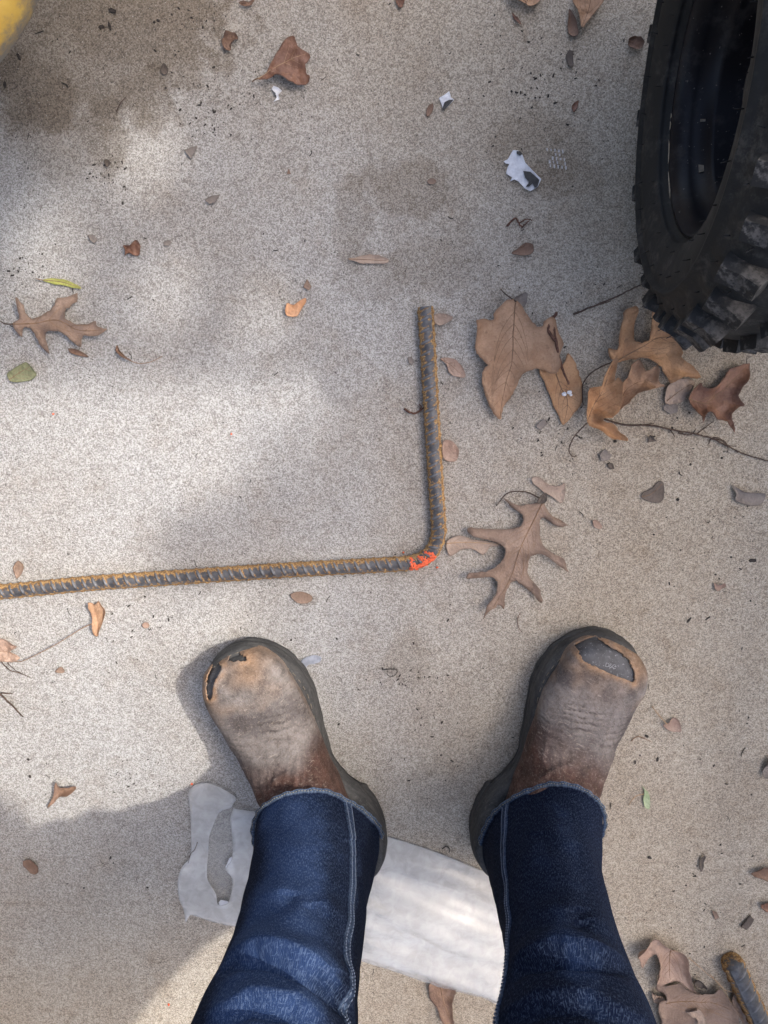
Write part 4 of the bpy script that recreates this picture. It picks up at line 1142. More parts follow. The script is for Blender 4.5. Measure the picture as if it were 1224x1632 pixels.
# --- uncountable grit: crumbs of bark, dirt and hair-thin fibres
def grit():
    rnd = random.Random(11)
    parts = []
    dense = [(340, 150, 90, 60), (320, 190, 40, 40), (40, 430, 50, 40), (880, 110, 90, 70), (850, 160, 60, 50), (1130, 1250, 110, 250), (1120, 880, 110, 130), (1100, 1430, 110, 90),
             (640, 1080, 60, 20), (190, 1240, 60, 40), (230, 1000, 60, 60), (1060, 680, 120, 40), (170, 280, 30, 40), (300, 45, 60, 40), (900, 690, 60, 50), (700, 1150, 60, 200)]
    def crumb(px, py, r, el, mat=0):
        c = at(px, py, 0)
        a = rnd.uniform(0, math.pi)
        n = rnd.choice((5, 6, 7))
        V = []
        for lv, (k, z) in enumerate(((1.0, 0.0003), (0.75, r * 0.55 + 0.0003))):
            for i in range(n):
                t = 2 * math.pi * i / n
                rr = r * k * rnd.uniform(0.65, 1.2)
                x, y = rr * el * math.cos(t), rr * math.sin(t)
                V.append(np.array([c[0] + x * math.cos(a) - y * math.sin(a), c[1] + x * math.sin(a) + y * math.cos(a), z]))
        F = [(i, (i + 1) % n, n + (i + 1) % n, n + i) for i in range(n)] + [tuple(range(n, 2 * n))]
        parts.append((V, F))
    for _ in range(420):
        crumb(rnd.uniform(-40, 1264), rnd.uniform(-40, 1672), rnd.choice((.0004, .0005, .0007, .0009)), rnd.uniform(1, 2.6))
    for (x, y, sx, sy) in dense:
        for _ in range(34):
            crumb(rnd.gauss(x, sx * .5), rnd.gauss(y, sy * .5), rnd.choice((.0004, .0006, .0008, .0012)), rnd.uniform(1, 2.6))
    for (x, y, r, e) in [(162, 43, .0055, 1.0), (175, 42, .004, 1.8), (180, 18, .006, 1.5), (252, 33, .003, 1.1), (343, 178, .0022, 1.3), (30, 90, .004, 1.7), (8, 135, .004, 1.6), (1100, 740, .003, 1),
                         (1080, 796, .004, 1), (1150, 730, .003, 1), (1165, 888, .003, 1), (1200, 893, .005, 2), (1098, 988, .003, 2.5), (1128, 985, .003, 2.5), (980, 703, .004, 1.2), (1150, 1360, .002, 2),
                         (655, 1068, .002, 2), (667, 1071, .0025, 1), (670, 1103, .0018, 1), (770, 1065, .002, 1), (540, 1154, .003, 1.2), (464, 1020, .003, 1), (537, 1018, .003, 1), (1030, 1173, .004, 1.3),
                         (1048, 1210, .004, 1.4), (1012, 1214, .004, 1.4), (1035, 1366, .005, 1.3), (45, 1210, .004, 1), (48, 1237, .004, 1.1), (134, 1415, .003, 1), (235, 1414, .003, 1), (176, 1367, .003, 1.5)]:
        crumb(x, y, r * .5, e * 1.3)
    for _ in range(80):
        x, y, a, l = rnd.uniform(0, 1224), rnd.uniform(0, 1632), rnd.uniform(0, 6.3), rnd.uniform(5, 14)
        b = rnd.uniform(-.5, .5)
        ln = [(x, y), (x + l * .5 * math.cos(a) + b * 5, y + l * .5 * math.sin(a)), (x + l * math.cos(a), y + l * math.sin(a) + b * 4)]
        P = catmull(np.array([at(p, q, 0.001) for p, q in ln]), 3)
        parts.append(tube(P, rnd.choice((.0003, .0004, .0006)), 4))
    v, f = join(parts)
    o = new_obj('grit', mesh(v, f), M['grit'], smooth=False)
    tag(o, 'dark crumbs of bark and dirt scattered over the concrete', 'grit', kind='stuff')
grit()
# ------------------------------------------------------------------ plastic bag under the legs
def bag_mat(name, alpha, tint):
    t = NT(name)
    n = t.noise(9, 4, 0.55, 0.6, src=t.mapping(scale=(1, 3, 1), rot=(0, 0, R(24))))
    n2 = t.noise(60, 4, 0.6, 0.5)
    col = t.mix(t.ramp(n, 0.35, 0.7), tint, tuple(min(1, x * 1.22) for x in tint))
    t.finish(col, 0.17, t.bump(t.math('ADD', n, t.math('MULTIPLY', n2, 0.2)), 0.35, 0.003), 0.5)
    t.b.inputs['Subsurface Weight'].default_value = 0.0
    tr = t.n('ShaderNodeBsdfTransparent')
    tl = t.n('ShaderNodeBsdfTranslucent'); tl.inputs[0].default_value = (0.8, 0.8, 0.78, 1)
    m1 = t.n('ShaderNodeMixShader'); m1.inputs[0].default_value = 0.18
    t.link(t.b.outputs[0], m1.inputs[1]); t.link(tl.outputs[0], m1.inputs[2])
    m2 = t.n('ShaderNodeMixShader')
    t.link(t.ramp(n2, 0.3, 0.7, alpha - 0.06, alpha + 0.06), m2.inputs[0])
    t.link(tr.outputs[0], m2.inputs[1]); t.link(m1.outputs[0], m2.inputs[2])
    t.link(m2.outputs[0], t.out.inputs['Surface'])
    return t.m
M['bag'] = bag_mat('cloudy_plastic_film', 0.38, (0.76, 0.75, 0.71))
M['bag_back'] = bag_mat('thin_plastic_film', 0.22, (0.55, 0.54, 0.50))
M['sheet'] = plain_mat('white_liner', (0.72, 0.71, 0.67), 0.7, 0.06, 60)

def film(name, outline, hole, mat, zfun, parent, base, step=0.0035):
    W = catmull(np.array([at(px, py, 0.004)[:2] for px, py in outline]), 3, True)
    H = catmull(np.array([at(px, py, 0.004)[:2] for px, py in hole]), 3, True) if hole else None
    inner = []
    for i, x in enumerate(np.arange(W[:, 0].min(), W[:, 0].max(), step)):
        for y in np.arange(W[:, 1].min(), W[:, 1].max(), step):
            yy = y + (step / 2 if i % 2 else 0)
            if inside_poly(x, yy, W) and not (H is not None and inside_poly(x, yy, H)): inner.append((x, yy))
    inner = np.array(inner)
    inner = inner[poly_dist(inner, W) > step * .5]
    if H is not None: inner = inner[poly_dist(inner, H) > step * .5]
    n = len(W)
    pts = [Vector(p) for p in W]; edges = [(i, (i + 1) % n) for i in range(n)]
    if H is not None:
        m = len(H); pts += [Vector(p) for p in H]; edges += [(n + i, n + (i + 1) % m) for i in range(m)]
    pts += [Vector(p) for p in inner]
    vs, _, fs, *_ = delaunay_2d_cdt(pts, edges, [], 1, 1e-7)
    XY = np.array([(v.x, v.y) for v in vs])
    if H is not None:
        fs = [f for f in fs if not inside_poly(*(XY[list(f)].mean(0)), H)]
    d = poly_dist(XY, W)
    dh = poly_dist(XY, H) if H is not None else np.full(len(XY), 9.0)
    Z = np.array([zfun(x, y, a, b) for (x, y), a, b in zip(XY, d, dh)])
    V = np.column_stack([XY, Z]) - np.array(base)
    o = new_obj(name, mesh(V, [tuple(f) for f in fs]), M[mat], parent)
    md = o.modifiers.new('s', 'SOLIDIFY'); md.thickness = 0.0002; md.offset = 0
    return o

bag_ol = [(303, 1257), (333, 1247), (376, 1268), (371, 1283), (400, 1291), (450, 1300), (520, 1312), (612, 1332), (700, 1360), (800, 1401), (842, 1420), (830, 1500), (805, 1598),
          (770, 1590), (700, 1573), (640, 1552), (580, 1533), (480, 1503), (400, 1480), (359, 1471), (318, 1461), (303, 1458), (296, 1470), (293, 1448), (286, 1430), (284, 1400), (292, 1378), (303, 1365), (305, 1330), (304, 1290)]
hole = [(368, 1284), (352, 1290), (342, 1310), (335, 1330), (333, 1357), (331, 1392), (336, 1405), (346, 1420), (349, 1436), (364, 1434), (370, 1418), (372, 1394), (361, 1380), (371, 1364), (371, 1326), (368, 1302), (373, 1284)]
bb = at(560, 1420, 0); bb[2] = 0
ang = R(-23)
def wr(x, y, a, b):
    u = x * math.cos(ang) + y * math.sin(ang); w = -x * math.sin(ang) + y * math.cos(ang)
    k = np.clip((x + 0.22) / 0.12, 0, 1)           # flat torn mouth at the left, puffed body at the right
    puff = 0.020 * k * (1 - math.exp(-a / 0.035))
    folds = 0.0070 * nz(u * 4, w * 40, 2.0) + 0.0009 * nz(u * 15, w * 90, 5.0) + 0.0022 * nz(u * 22, w * 26, 8)
    mouth = 0.0035 * (1 - k) * (0.5 + nz(x * 22, y * 22, 3)) + 0.003 * math.exp(-b / 0.012)
    return max(0.0045 + puff + folds * (0.5 + 0.9 * k) * min(1, a / 0.01) + mouth, 0.0028)
bag = empty('plastic_bag', tuple(bb))
tag(bag, 'flat cloudy plastic bag torn open at its left end, lying under the legs', 'plastic bag')
film('front_film', bag_ol, hole, 'bag', wr, bag, bb)
film('back_film', bag_ol, None, 'bag_back', lambda x, y, a, b: 0.0012 + 0.0004 * nz(x * 60, y * 60), bag, bb, 0.006)
lin = [(600, 1390), (700, 1412), (800, 1450), (822, 1480), (800, 1585), (720, 1568), (600, 1530), (585, 1450)]
film('liner', lin, None, 'sheet', lambda x, y, a, b: 0.0022 + 0.006 * (1 - math.exp(-a / 0.03)) + 0.0012 * nz(x * 50, y * 50, 7), bag, bb, 0.006)
CK = lambda p: crop(p, 270, 1220, 5.829)
for k, pts in enumerate([[(525,935),(560,850),(582,838),(590,890),(612,960),(600,1000)], [(462,1262),(480,1238),(548,1252),(552,1300),(520,1330),(470,1310)]]):
    W = [at(px, py, 0.004) for px, py in CK(pts)]
    V = [(p[0] - bb[0], p[1] - bb[1], 0.0062 + 0.001 * i / len(W)) for i, p in enumerate(W)]
    n = len(V)
    V += [(x, y, z - 0.0006) for x, y, z in V]
    F = [tuple(range(n))] + [(i, i + n, (i + 1) % n + n, (i + 1) % n) for i in range(n)]
    new_obj('paper_tag', mesh(V, F), M['white'], bag, smooth=False)

# ------------------------------------------------------------------ the person: body, jeans, boots
BL = 0.335
def boot_place(heel_px, toe_px):
    h = at(*heel_px, 0.0); t = at(*toe_px, 0.0)
    d = (t - h)[:2]; d /= np.linalg.norm(d)
    return h, math.atan2(-d[0], d[1])
HEEL_R, YAW_R = boot_place((786, 1342), (984, 973))
HEEL_L, YAW_L = boot_place((578, 1346), (355, 992))
def to_world(P, heel, yaw):
    P = np.asarray(P, float)
    c, s = math.cos(yaw), math.sin(yaw)
    out = P.copy()
    out[..., 0] = heel[0] + P[..., 0] * c - P[..., 1] * s
    out[..., 1] = heel[1] + P[..., 0] * s + P[..., 1] * c
    return out
def to_local(P, heel, yaw):
    c, s = math.cos(yaw), math.sin(yaw)
    d = np.asarray(P, float) - np.array([heel[0], heel[1], 0])
    return np.stack([d[..., 0] * c + d[..., 1] * s, -d[..., 0] * s + d[..., 1] * c, d[..., 2]], -1)

def leather_mat():
    t = NT('worn_boot_leather')
    c = t.attr('tone', 'Color')
    n1 = t.noise(70, 5, 0.7)
    n2 = t.noise(420, 4, 0.7)
    col = t.mix(t.ramp(n1, 0.38, 0.70, 0.0, 0.5), c, t.mix(1.0, c, (0.50, 0.46, 0.45), 'MULTIPLY'))
    n3 = t.noise(170, 6, 0.78, 0.3)
    col = t.mix(t.ramp(n3, 0.46, 0.62, 0.0, 0.6), col, t.mix(1.0, col, (0.52, 0.48, 0.46), 'MULTIPLY'))
    ck = t.attr('crease')
    col = t.mix(t.math('MULTIPLY', ck, 0.75), col, (0.045, 0.032, 0.027))
    col = t.mix(t.ramp(n2, 0.5, 0.75, 0.0, 0.38), col, (0.42, 0.34, 0.27))
    sc = t.ramp(t.noise(1, 3, 0.6, 0.6, src=t.mapping(scale=(60, 260, 60), rot=(0, 0, R(18)))), 0.62, 0.70)
    col = t.mix(t.math('MULTIPLY', sc, 0.3), col, (0.46, 0.39, 0.32))
    sc2 = t.ramp(t.noise(1, 3, 0.6, 0.8, src=t.mapping(scale=(220, 50, 60), rot=(0, 0, R(-25)), loc=(4, 2, 1))), 0.64, 0.70)
    col = t.mix(t.math('MULTIPLY', sc2, 0.35), col, (0.07, 0.05, 0.045))
    h = t.math('ADD', t.noise(260, 4, 0.7), t.math('MULTIPLY', t.vor(420, 'DISTANCE_TO_EDGE'), 0.7))
    return t.finish(col, t.ramp(n1, 0.3, 0.7, 0.5, 0.82), t.bump(t.math('ADD', h, t.math('MULTIPLY', n3, 1.2)), 0.7, 0.0013), 0.3)
def sole_mat():
    t = NT('scuffed_sole_rubber')
    n1 = t.noise(45, 5, 0.7, src=t.mapping(scale=(1, 1, 5))); n2 = t.noise(300, 5, 0.75)
    col = t.mix(t.ramp(n1, 0.3, 0.7), (0.030, 0.030, 0.029), (0.075, 0.073, 0.068))
    col = t.mix(t.ramp(n2, 0.52, 0.72, 0, 0.45), col, (0.19, 0.178, 0.158))
    return t.finish(col, 0.75, t.bump(n2, 0.6, 0.0009), 0.3)
def steel_mat():
    t = NT('scratched_toe_steel')
    n1 = t.noise(60, 4, 0.6); n2 = t.noise(330, 4, 0.7)
    col = t.mix(t.ramp(n1, 0.3, 0.7), (0.045, 0.045, 0.047), (0.105, 0.105, 0.108))
    col = t.mix(t.ramp(n2, 0.58, 0.70, 0, 0.6), col, (0.45, 0.45, 0.46))
    return t.finish(col, t.ramp(n1, 0.3, 0.7, 0.45, 0.65), t.bump(n2, 0.5, 0.0007), 0.35, Metallic=0.15)
M['leather'] = leather_mat(); M['sole'] = sole_mat(); M['steel'] = steel_mat()
M['welt'] = plain_mat('welt_thread', (0.20, 0.17, 0.13), 0.9, 0.3, 300)
M['raw_leather'] = plain_mat('raw_torn_leather', (0.36, 0.225, 0.13), 0.9, 0.3, 220, 0.8)

# control sections of a right boot: top/front point, bottom/back point, inner and outer half width
SEC = np.array([
    (.337, .050, .337, .036, .008, .008), (.333, .060, .334, .030, .024, .025), (.321, .069, .323, .028, .039, .040), (.300, .075, .302, .028, .049, .049),
    (.270, .077, .272, .028, .051, .051), (.244, .080, .246, .028, .052, .053), (.219, .086, .219, .028, .050, .053), (.194, .099, .190, .028, .048, .053),
    (.172, .118, .162, .028, .046, .052), (.155, .138, .125, .028, .045, .050), (.145, .157, .085, .028, .044, .047), (.139, .174, .040, .030, .042, .043),
    (.135, .192, .008, .045, .041, .041), (.131, .205, .002, .080, .040, .040), (.124, .214, .014, .12, .036, .036), (.114, .220, .026, .16, .032, .032), (.108, .222, .034, .185, .030, .030)])
OUT = [(.002, .341), (.026, .333), (.046, .308), (.0575, .272), (.0605, .237), (.0575, .197), (.0505, .157), (.0455, .115), (.046, .08), (.0455, .045), (.038, .010), (.020, -.010), (0, -.015),
       (-.020, -.010), (-.040, .010), (-.049, .045), (-.047, .082), (-.037, .112), (-.034, .145), (-.045, .19), (-.058, .237), (-.0585, .272), (-.048, .308), (-.025, .335)]
NA, NS = 168, 15
SECF = catmull(SEC, NS)

def upper_grid():
    n = len(SECF)
    V = np.zeros((n, NA, 3)); A = np.zeros((n, NA))
    for i, (ty, tz, by, bz, wm, wl) in enumerate(SECF):
        f = i / (n - 1)
        e1 = np.interp(f, [0, .12, .5, .7, 1], [.9, .62, .85, 1, 1])
        e2 = np.interp(f, [0, .12, .5, .7, 1], [.8, .58, .8, 1, 1])
        pw = np.interp(f, [0, .3, .6, .8], [1.15, 1.35, 1.2, 1.0])
        ph = np.linspace(0, 2 * math.pi, NA, endpoint=False)
        s, c = np.sin(ph), np.cos(ph)
        al = (0.5 + 0.5 * np.sign(s) * np.abs(s) ** e1) ** pw
        sd = np.sign(c) * np.abs(c) ** e2
        V[i, :, 0] = np.where(sd > 0, sd * wl, sd * wm)
        V[i, :, 1] = by + (ty - by) * al
        V[i, :, 2] = bz + (tz - bz) * al
        A[i] = al
    return V, A
SECF[:, 4:6] *= np.interp(np.arange(len(SECF)), [0, 60, 120, 170], [1.09, 1.09, 1.03, .93])[:, None]
UV_, UA = upper_grid()

def normals_grid(V):
    du = np.roll(V, -1, 1) - np.roll(V, 1, 1)
    dv = np.gradient(V, axis=0)
    N = np.cross(du, dv)
    N /= np.linalg.norm(N, axis=2)[..., None] + 1e-12
    c = V.mean(1, keepdims=True)
    if ((N * (V - c)).sum(2)).mean() < 0: N = -N
    return N

def make_boot(name, label, heel, yaw, mirror, holes, seed, parent):
    V = UV_.copy(); N = normals_grid(V)
    n = V.shape[0]
    X, Y, Z = V[..., 0], V[..., 1], V[..., 2]
    sg = -1 if mirror else 1
    crease = np.zeros(X.shape); disp = np.zeros(X.shape); tone = np.zeros(X.shape + (3,))
    top = np.clip((UA - 0.35) / 0.3, 0, 1)
    brown, tan_, grey, dust = np.array([.075, .037, .026]), np.array([.27, .180, .116]), np.array([.092, .079, .074]), np.array([.225, .199, .178])
    for i in range(n):
        for j in range(NA):
            x, y, z = V[i, j]
            q = nz(x * 26, y * 26, seed) ; q2 = nz(x * 70 + 3, y * 70, z * 70 + seed)
            # flex creases across the vamp, slanting towards the outer side
            w = math.exp(-((y - 0.232) / 0.030) ** 2) * top[i, j]
            ln = y - 0.28 * x + 0.004 * q
            cr = 1 - 2.2 * max(0.0, 1 - abs(math.sin(math.pi * ln / 0.0085 + 1.3 * q2 + 1.5 * q)) * 1.9)
            mod = min(max(0.5 + 1.6 * nz(x * 38 + 5, y * 22, seed + 3), 0), 1.3); cr *= mod
            disp[i, j] += w * (0.0013 * cr - 0.0006); crease[i, j] = w * max(0.0, -cr - 0.25)
            w2 = math.exp(-((y - 0.185) / 0.018) ** 2) * top[i, j]
            disp[i, j] += w2 * 0.0006 * math.sin(2 * math.pi * (x * 0.9 + 0.3 * y) / 0.010 + 3 * q2 + 4 * q)
            disp[i, j] += 0.0016 * q + 0.0007 * q2
            # instep overlay: raised tongue-shaped edge
            k = abs(math.hypot(x / 0.043, (y - 0.125) / 0.066) - 1)
            if z > 0.085: disp[i, j] += 0.0022 * math.exp(-(k / 0.045) ** 2) + (0.0012 if math.hypot(x / 0.043, (y - 0.125) / 0.066) < 1 else 0)
            # colour: dusty tan toe, grey scuffed vamp, dark brown ankle
            a = min(max((y - 0.180 + 0.02 * q) / 0.035, 0), 1)
            b = min(max((y - 0.262 + 0.026 * q + 0.015 * q2) / 0.03, 0), 1)
            ed = min(max((0.058 - z) / 0.02 + 0.6 * q2, 0), 1)
            kg = min(max(0.55 + 1.3 * q + 0.55 * cr * w, 0), 1); g = (grey * (1 - kg) + dust * kg) * (1 - 0.2 * max(q2, 0))
            kk = min(max(0.45 + 1.3 * q, 0), 1); tn = (tan_ * (1 - kk) + dust * kk) * (0.85 + 0.4 * q2)
            c = brown * (1 + 0.5 * q2) * (1 - a) + (g * (1 - b) + tn * b) * a
            c = c * (1 - 0.6 * ed * a) + tan_ * 0.9 * 0.6 * ed * a
            tone[i, j] = c
    V = V + disp[..., None] * N
    lay = lambda P: np.stack([P[..., 0] * sg, P[..., 1], P[..., 2]], -1)
    boot = empty(name, (0, 0, 0))
    boot.parent = parent
    boot.location = (heel[0], heel[1], 0); boot.rotation_euler = (0, 0, yaw)
    boot['label'] = label
    Vm = lay(V).reshape(-1, 3)
    faces = grid_faces(n, NA)
    if mirror: faces = [f[::-1] for f in faces]
    faces.append(tuple(range(NA)))
    # worn-through holes: polygons (photo pixels) carried onto the toe at their height
    cen = np.array([Vm[list(f)].mean(0) for f in faces])
    topf = np.array([UA.reshape(-1)[list(f)].mean() > 0.42 for f in faces])
    kill = np.zeros(len(faces), bool)
    tone_f = tone.reshape(-1, 3).copy()
    caps = []
    for (pl, zz, kind) in holes:
        poly = catmull(to_local(np.array([at(px, py, zz) for px, py in pl]), heel, yaw)[:, :2], 9, True)
        poly = poly + np.array([[nz(a * 420, b_ * 420, seed), nz(a * 420, b_ * 420, seed + 7)] for a, b_ in poly]) * 0.0022
        lo_, hi_ = poly.min(0), poly.max(0)
        ins = np.array([bool(t_) and lo_[0] < c[0] < hi_[0] and lo_[1] < c[1] < hi_[1] and inside_poly(c[0], c[1], poly) for c, t_ in zip(cen, topf)])
        kill |= ins
        d = poly_dist(Vm[:, :2], poly)
        near = (d < 0.0022) & (UA.reshape(-1) > 0.42) & (Vm[:, 1] > 0.2)
        # snap the rim of the hole to the outline and raise it a little
        P = np.asarray(poly); A_, B_ = P, np.roll(P, -1, 0)
        for vi in np.where((d < 0.0011) & near)[0]:
            q = Vm[vi, :2]; best = None
            for a, b in zip(A_, B_):
                ab = b - a; t_ = np.clip(((q - a) @ ab) / (ab @ ab + 1e-15), 0, 1); p = a + t_ * ab
                dd = np.linalg.norm(p - q)
                if best is None or dd < best[0]: best = (dd, p)
            Vm[vi, :2] = best[1]
        wgt = np.exp(-(d / 0.0055) ** 2) * (UA.reshape(-1) > 0.42) * (Vm[:, 1] > 0.2)
        nzv = np.array([0.55 + 0.9 * nz(v[0] * 120, v[1] * 120, 4) for v in Vm])
        wg = np.clip(wgt * nzv * 1.4, 0, 1)[:, None]
        tone_f = tone_f * (1 - wg) + np.array([.36, .225, .13]) * wg
        Vm[:, 2] += np.exp(-(d / 0.004) ** 2) * 0.0012 * (UA.reshape(-1) > 0.42) * (Vm[:, 1] > 0.2)
        # the cap beneath: same skin, a little inside, reaching past the hole
        cd = poly_dist(cen[:, :2], poly)
        capf = [fi for fi in range(len(faces) - 1) if topf[fi] and (ins[fi] or cd[fi] < 0.006)]
        used = sorted({v for fi in capf for v in faces[fi]})
        idx = {v: k for k, v in enumerate(used)}
        base = lay(UV_ - 0.0026 * N).reshape(-1, 3)
        caps.append((mesh([base[v] for v in used], [tuple(idx[v] for v in faces[fi]) for fi in capf]), kind))
    keep = [f for f, k in zip(faces, kill) if not k]
    me = mesh(Vm, keep)
    color_attr(me, 'tone', tone_f); point_attr(me, 'crease', np.clip(crease.ravel(), 0, 1))
    up = new_obj('upper', me, M['leather'], boot)
    md = up.modifiers.new('s', 'SOLIDIFY'); md.thickness = 0.0018; md.offset = -1
    for (cm, kind) in caps:
        co = new_obj('steel_toe_cap' if kind == 'steel' else 'torn_lining', cm, M['steel'] if kind == 'steel' else M['sole'], boot)
        if kind == 'steel' and not mirror:
            co['label'] = 'scratched bare steel toe cap showing through the worn leather'
    # outsole
    O = catmull(np.array(OUT) * np.array([1.08, 1.0]), 9, True)
    tg = np.roll(O, -1, 0) - np.roll(O, 1, 0)
    nr = np.stack([tg[:, 1], -tg[:, 0]], 1); nr /= np.linalg.norm(nr, axis=1)[:, None]
    if ((O - O.mean(0)) * nr).sum() < 0: nr = -nr
    rows = [(-0.030, 0.002), (-0.004, 0.000), (-0.001, 0.002), (0.0, 0.008), (0.0002, 0.014), (-0.0012, 0.0155), (-0.0012, 0.017), (0.0006, 0.0185), (0.001, 0.026), (0.0004, 0.0275), (0.0004, 0.029),
            (0.0, 0.034), (-0.0025, 0.040), (-0.007, 0.043), (-0.013, 0.043), (-0.022, 0.040)]
    SV = []
    for off, z in rows:
        for k, (p, q) in enumerate(zip(O, nr)):
            y = p[1]
            heelk = np.interp(y, [0.0, 0.05, 0.085, 0.12], [1.5, 1.42, 1.1, 1.0])
            lift = np.interp(y, [0.08, 0.092, 0.14, 0.155], [0, 0.012, 0.010, 0]) * (1 if z < 0.012 else 0)
            spring = 0.010 * max(0, (y - 0.26) / 0.08) ** 2
            rub = 0.0006 * nz(p[0] * 60, y * 90, z * 200 + seed)
            lug = 0.0007 * (math.sin(k * 0.9) > 0.3) * (1 if z < 0.013 else 0)
            pt = p + q * (off * (1 + 0.0) + rub - lug)
            SV.append((pt[0] * sg, pt[1], z * heelk + lift + spring))
    m = len(O)
    SF = grid_faces(len(rows), m)
    if not mirror: SF = [f[::-1] for f in SF]
    SF.append(tuple(range(m))); SF.append(tuple(range((len(rows) - 1) * m, len(rows) * m)))
    new_obj('outsole', mesh(SV, SF), M['sole'], boot)
    # welt stitches along the ledge of the sole
    O2 = O - nr * 0.0045
    parts = []
    for k in range(0, m, 3):
        if O2[k][1] < 0.13: continue
        pq = []
        for w_ in (k, (k + 1) % m, (k + 2) % m):
            y = O2[w_][1]
            pq.append(np.array([O2[w_][0] * sg, y, 0.0425 + 0.010 * max(0, (y - 0.26) / 0.08) ** 2]))
        pq[2] = pq[1] + (pq[2] - pq[1]) * 0.4
        parts.append(tube(pq, 0.00055, 5))
    v, f = join(parts)
    st = new_obj('welt_stitching', mesh(v, f), M['welt'], boot); st['kind'] = 'stuff'
    return boot, V

# ---- the body (mostly under the clothes): one skinned figure bending over the phone
hipc = np.array([0.035, -0.74, 0.90])
def world_ankle(heel, yaw, sg):
    return to_world(np.array([0.0, 0.07, 0.10]), heel, yaw)
AL, AR = world_ankle(HEEL_L, YAW_L, -1), world_ankle(HEEL_R, YAW_R, 1)
KL, KR = np.array([-0.085, -0.53, 0.50]), np.array([0.152, -0.53, 0.50])
def body():
    J = {'pelvis': (hipc, .115), 'belly': (hipc + [0, .10, .14], .12), 'chest': (hipc + [0, .22, .32], .135), 'neckb': (hipc + [0, .32, .46], .07), 'neck': (hipc + [0, .37, .53], .055),
         'head': (hipc + [0, .43, .61], .085), 'crown': (hipc + [0, .45, .70], .075),
         'hipl': (hipc + [-.10, 0, -.03], .09), 'kneel': (KL, .055), 'ankl': (AL, .036), 'footl': (to_world(np.array([0, .2, .06]), HEEL_L, YAW_L), .028),
         'hipr': (hipc + [.10, 0, -.03], .09), 'kneer': (KR, .055), 'ankr': (AR, .036), 'footr': (to_world(np.array([0, .2, .06]), HEEL_R, YAW_R), .028),
         'shl': (hipc + [-.18, .28, .40], .06), 'ell': (np.array([-.24, -.30, 1.02]), .042), 'wrl': (np.array([-.10, -.10, .985]), .028), 'hal': (np.array([-.075, -.055, .975]), .026),
         'shr': (hipc + [.18, .28, .40], .06), 'elr': (np.array([.30, -.30, 1.02]), .042), 'wrr': (np.array([.12, -.10, .985]), .028), 'har': (np.array([.085, -.055, .975]), .026)}
    E = [('pelvis', 'belly'), ('belly', 'chest'), ('chest', 'neckb'), ('neckb', 'neck'), ('neck', 'head'), ('head', 'crown'), ('pelvis', 'hipl'), ('hipl', 'kneel'), ('kneel', 'ankl'), ('ankl', 'footl'),
         ('pelvis', 'hipr'), ('hipr', 'kneer'), ('kneer', 'ankr'), ('ankr', 'footr'), ('chest', 'shl'), ('shl', 'ell'), ('ell', 'wrl'), ('wrl', 'hal'), ('chest', 'shr'), ('shr', 'elr'), ('elr', 'wrr'), ('wrr', 'har')]
    for sd, sgn in (('l', -1), ('r', 1)):
        hb = J['ha' + sd][0]
        for k in range(4):
            a = hb + np.array([-sgn * .008, .018 - .013 * k, .006]); b = a + np.array([-sgn * .030, .012, -.004 - .003 * k]); c = b + np.array([-sgn * (.022 - .002 * abs(k - 1)), -.002, -.014])
            J[f'f{sd}{k}a'] = (a, .0095); J[f'f{sd}{k}b'] = (b, .0085); J[f'f{sd}{k}c'] = (c, .0075)
            E += [('ha' + sd, f'f{sd}{k}a'), (f'f{sd}{k}a', f'f{sd}{k}b'), (f'f{sd}{k}b', f'f{sd}{k}c')]
        a = hb + np.array([-sgn * .006, -.026, .012]); b = a + np.array([-sgn * .022, .006, .016])
        J[f't{sd}a'] = (a, .011); J[f't{sd}b'] = (b, .009)
        E += [('ha' + sd, f't{sd}a'), (f't{sd}a', f't{sd}b')]
    names = list(J)
    base = np.array([hipc[0], hipc[1] + .12, 0])
    me = bpy.data.meshes.new('m')
    me.from_pydata([tuple(J[n][0] - base) for n in names], [(names.index(a), names.index(b)) for a, b in E], [])
    o = bpy.data.objects.new('person', me); COL.objects.link(o)
    o.location = tuple(base)
    sk = o.modifiers.new('skin', 'SKIN')
    for i, n in enumerate(names):
        r = J[n][1]
        me.skin_vertices[0].data[i].radius = (r, r)
        me.skin_vertices[0].data[i].use_root = (n == 'pelvis')
    sb = o.modifiers.new('sub', 'SUBSURF'); sb.levels = 1; sb.render_levels = 1
    me.materials.append(M['skin'])
    return o, base
M['skin'] = plain_mat('skin', (0.45, 0.27, 0.20), 0.55, 0.1, 60)
person, PB = body()
tag(person, 'person in dark blue jeans and worn brown work boots standing with feet apart', 'person')

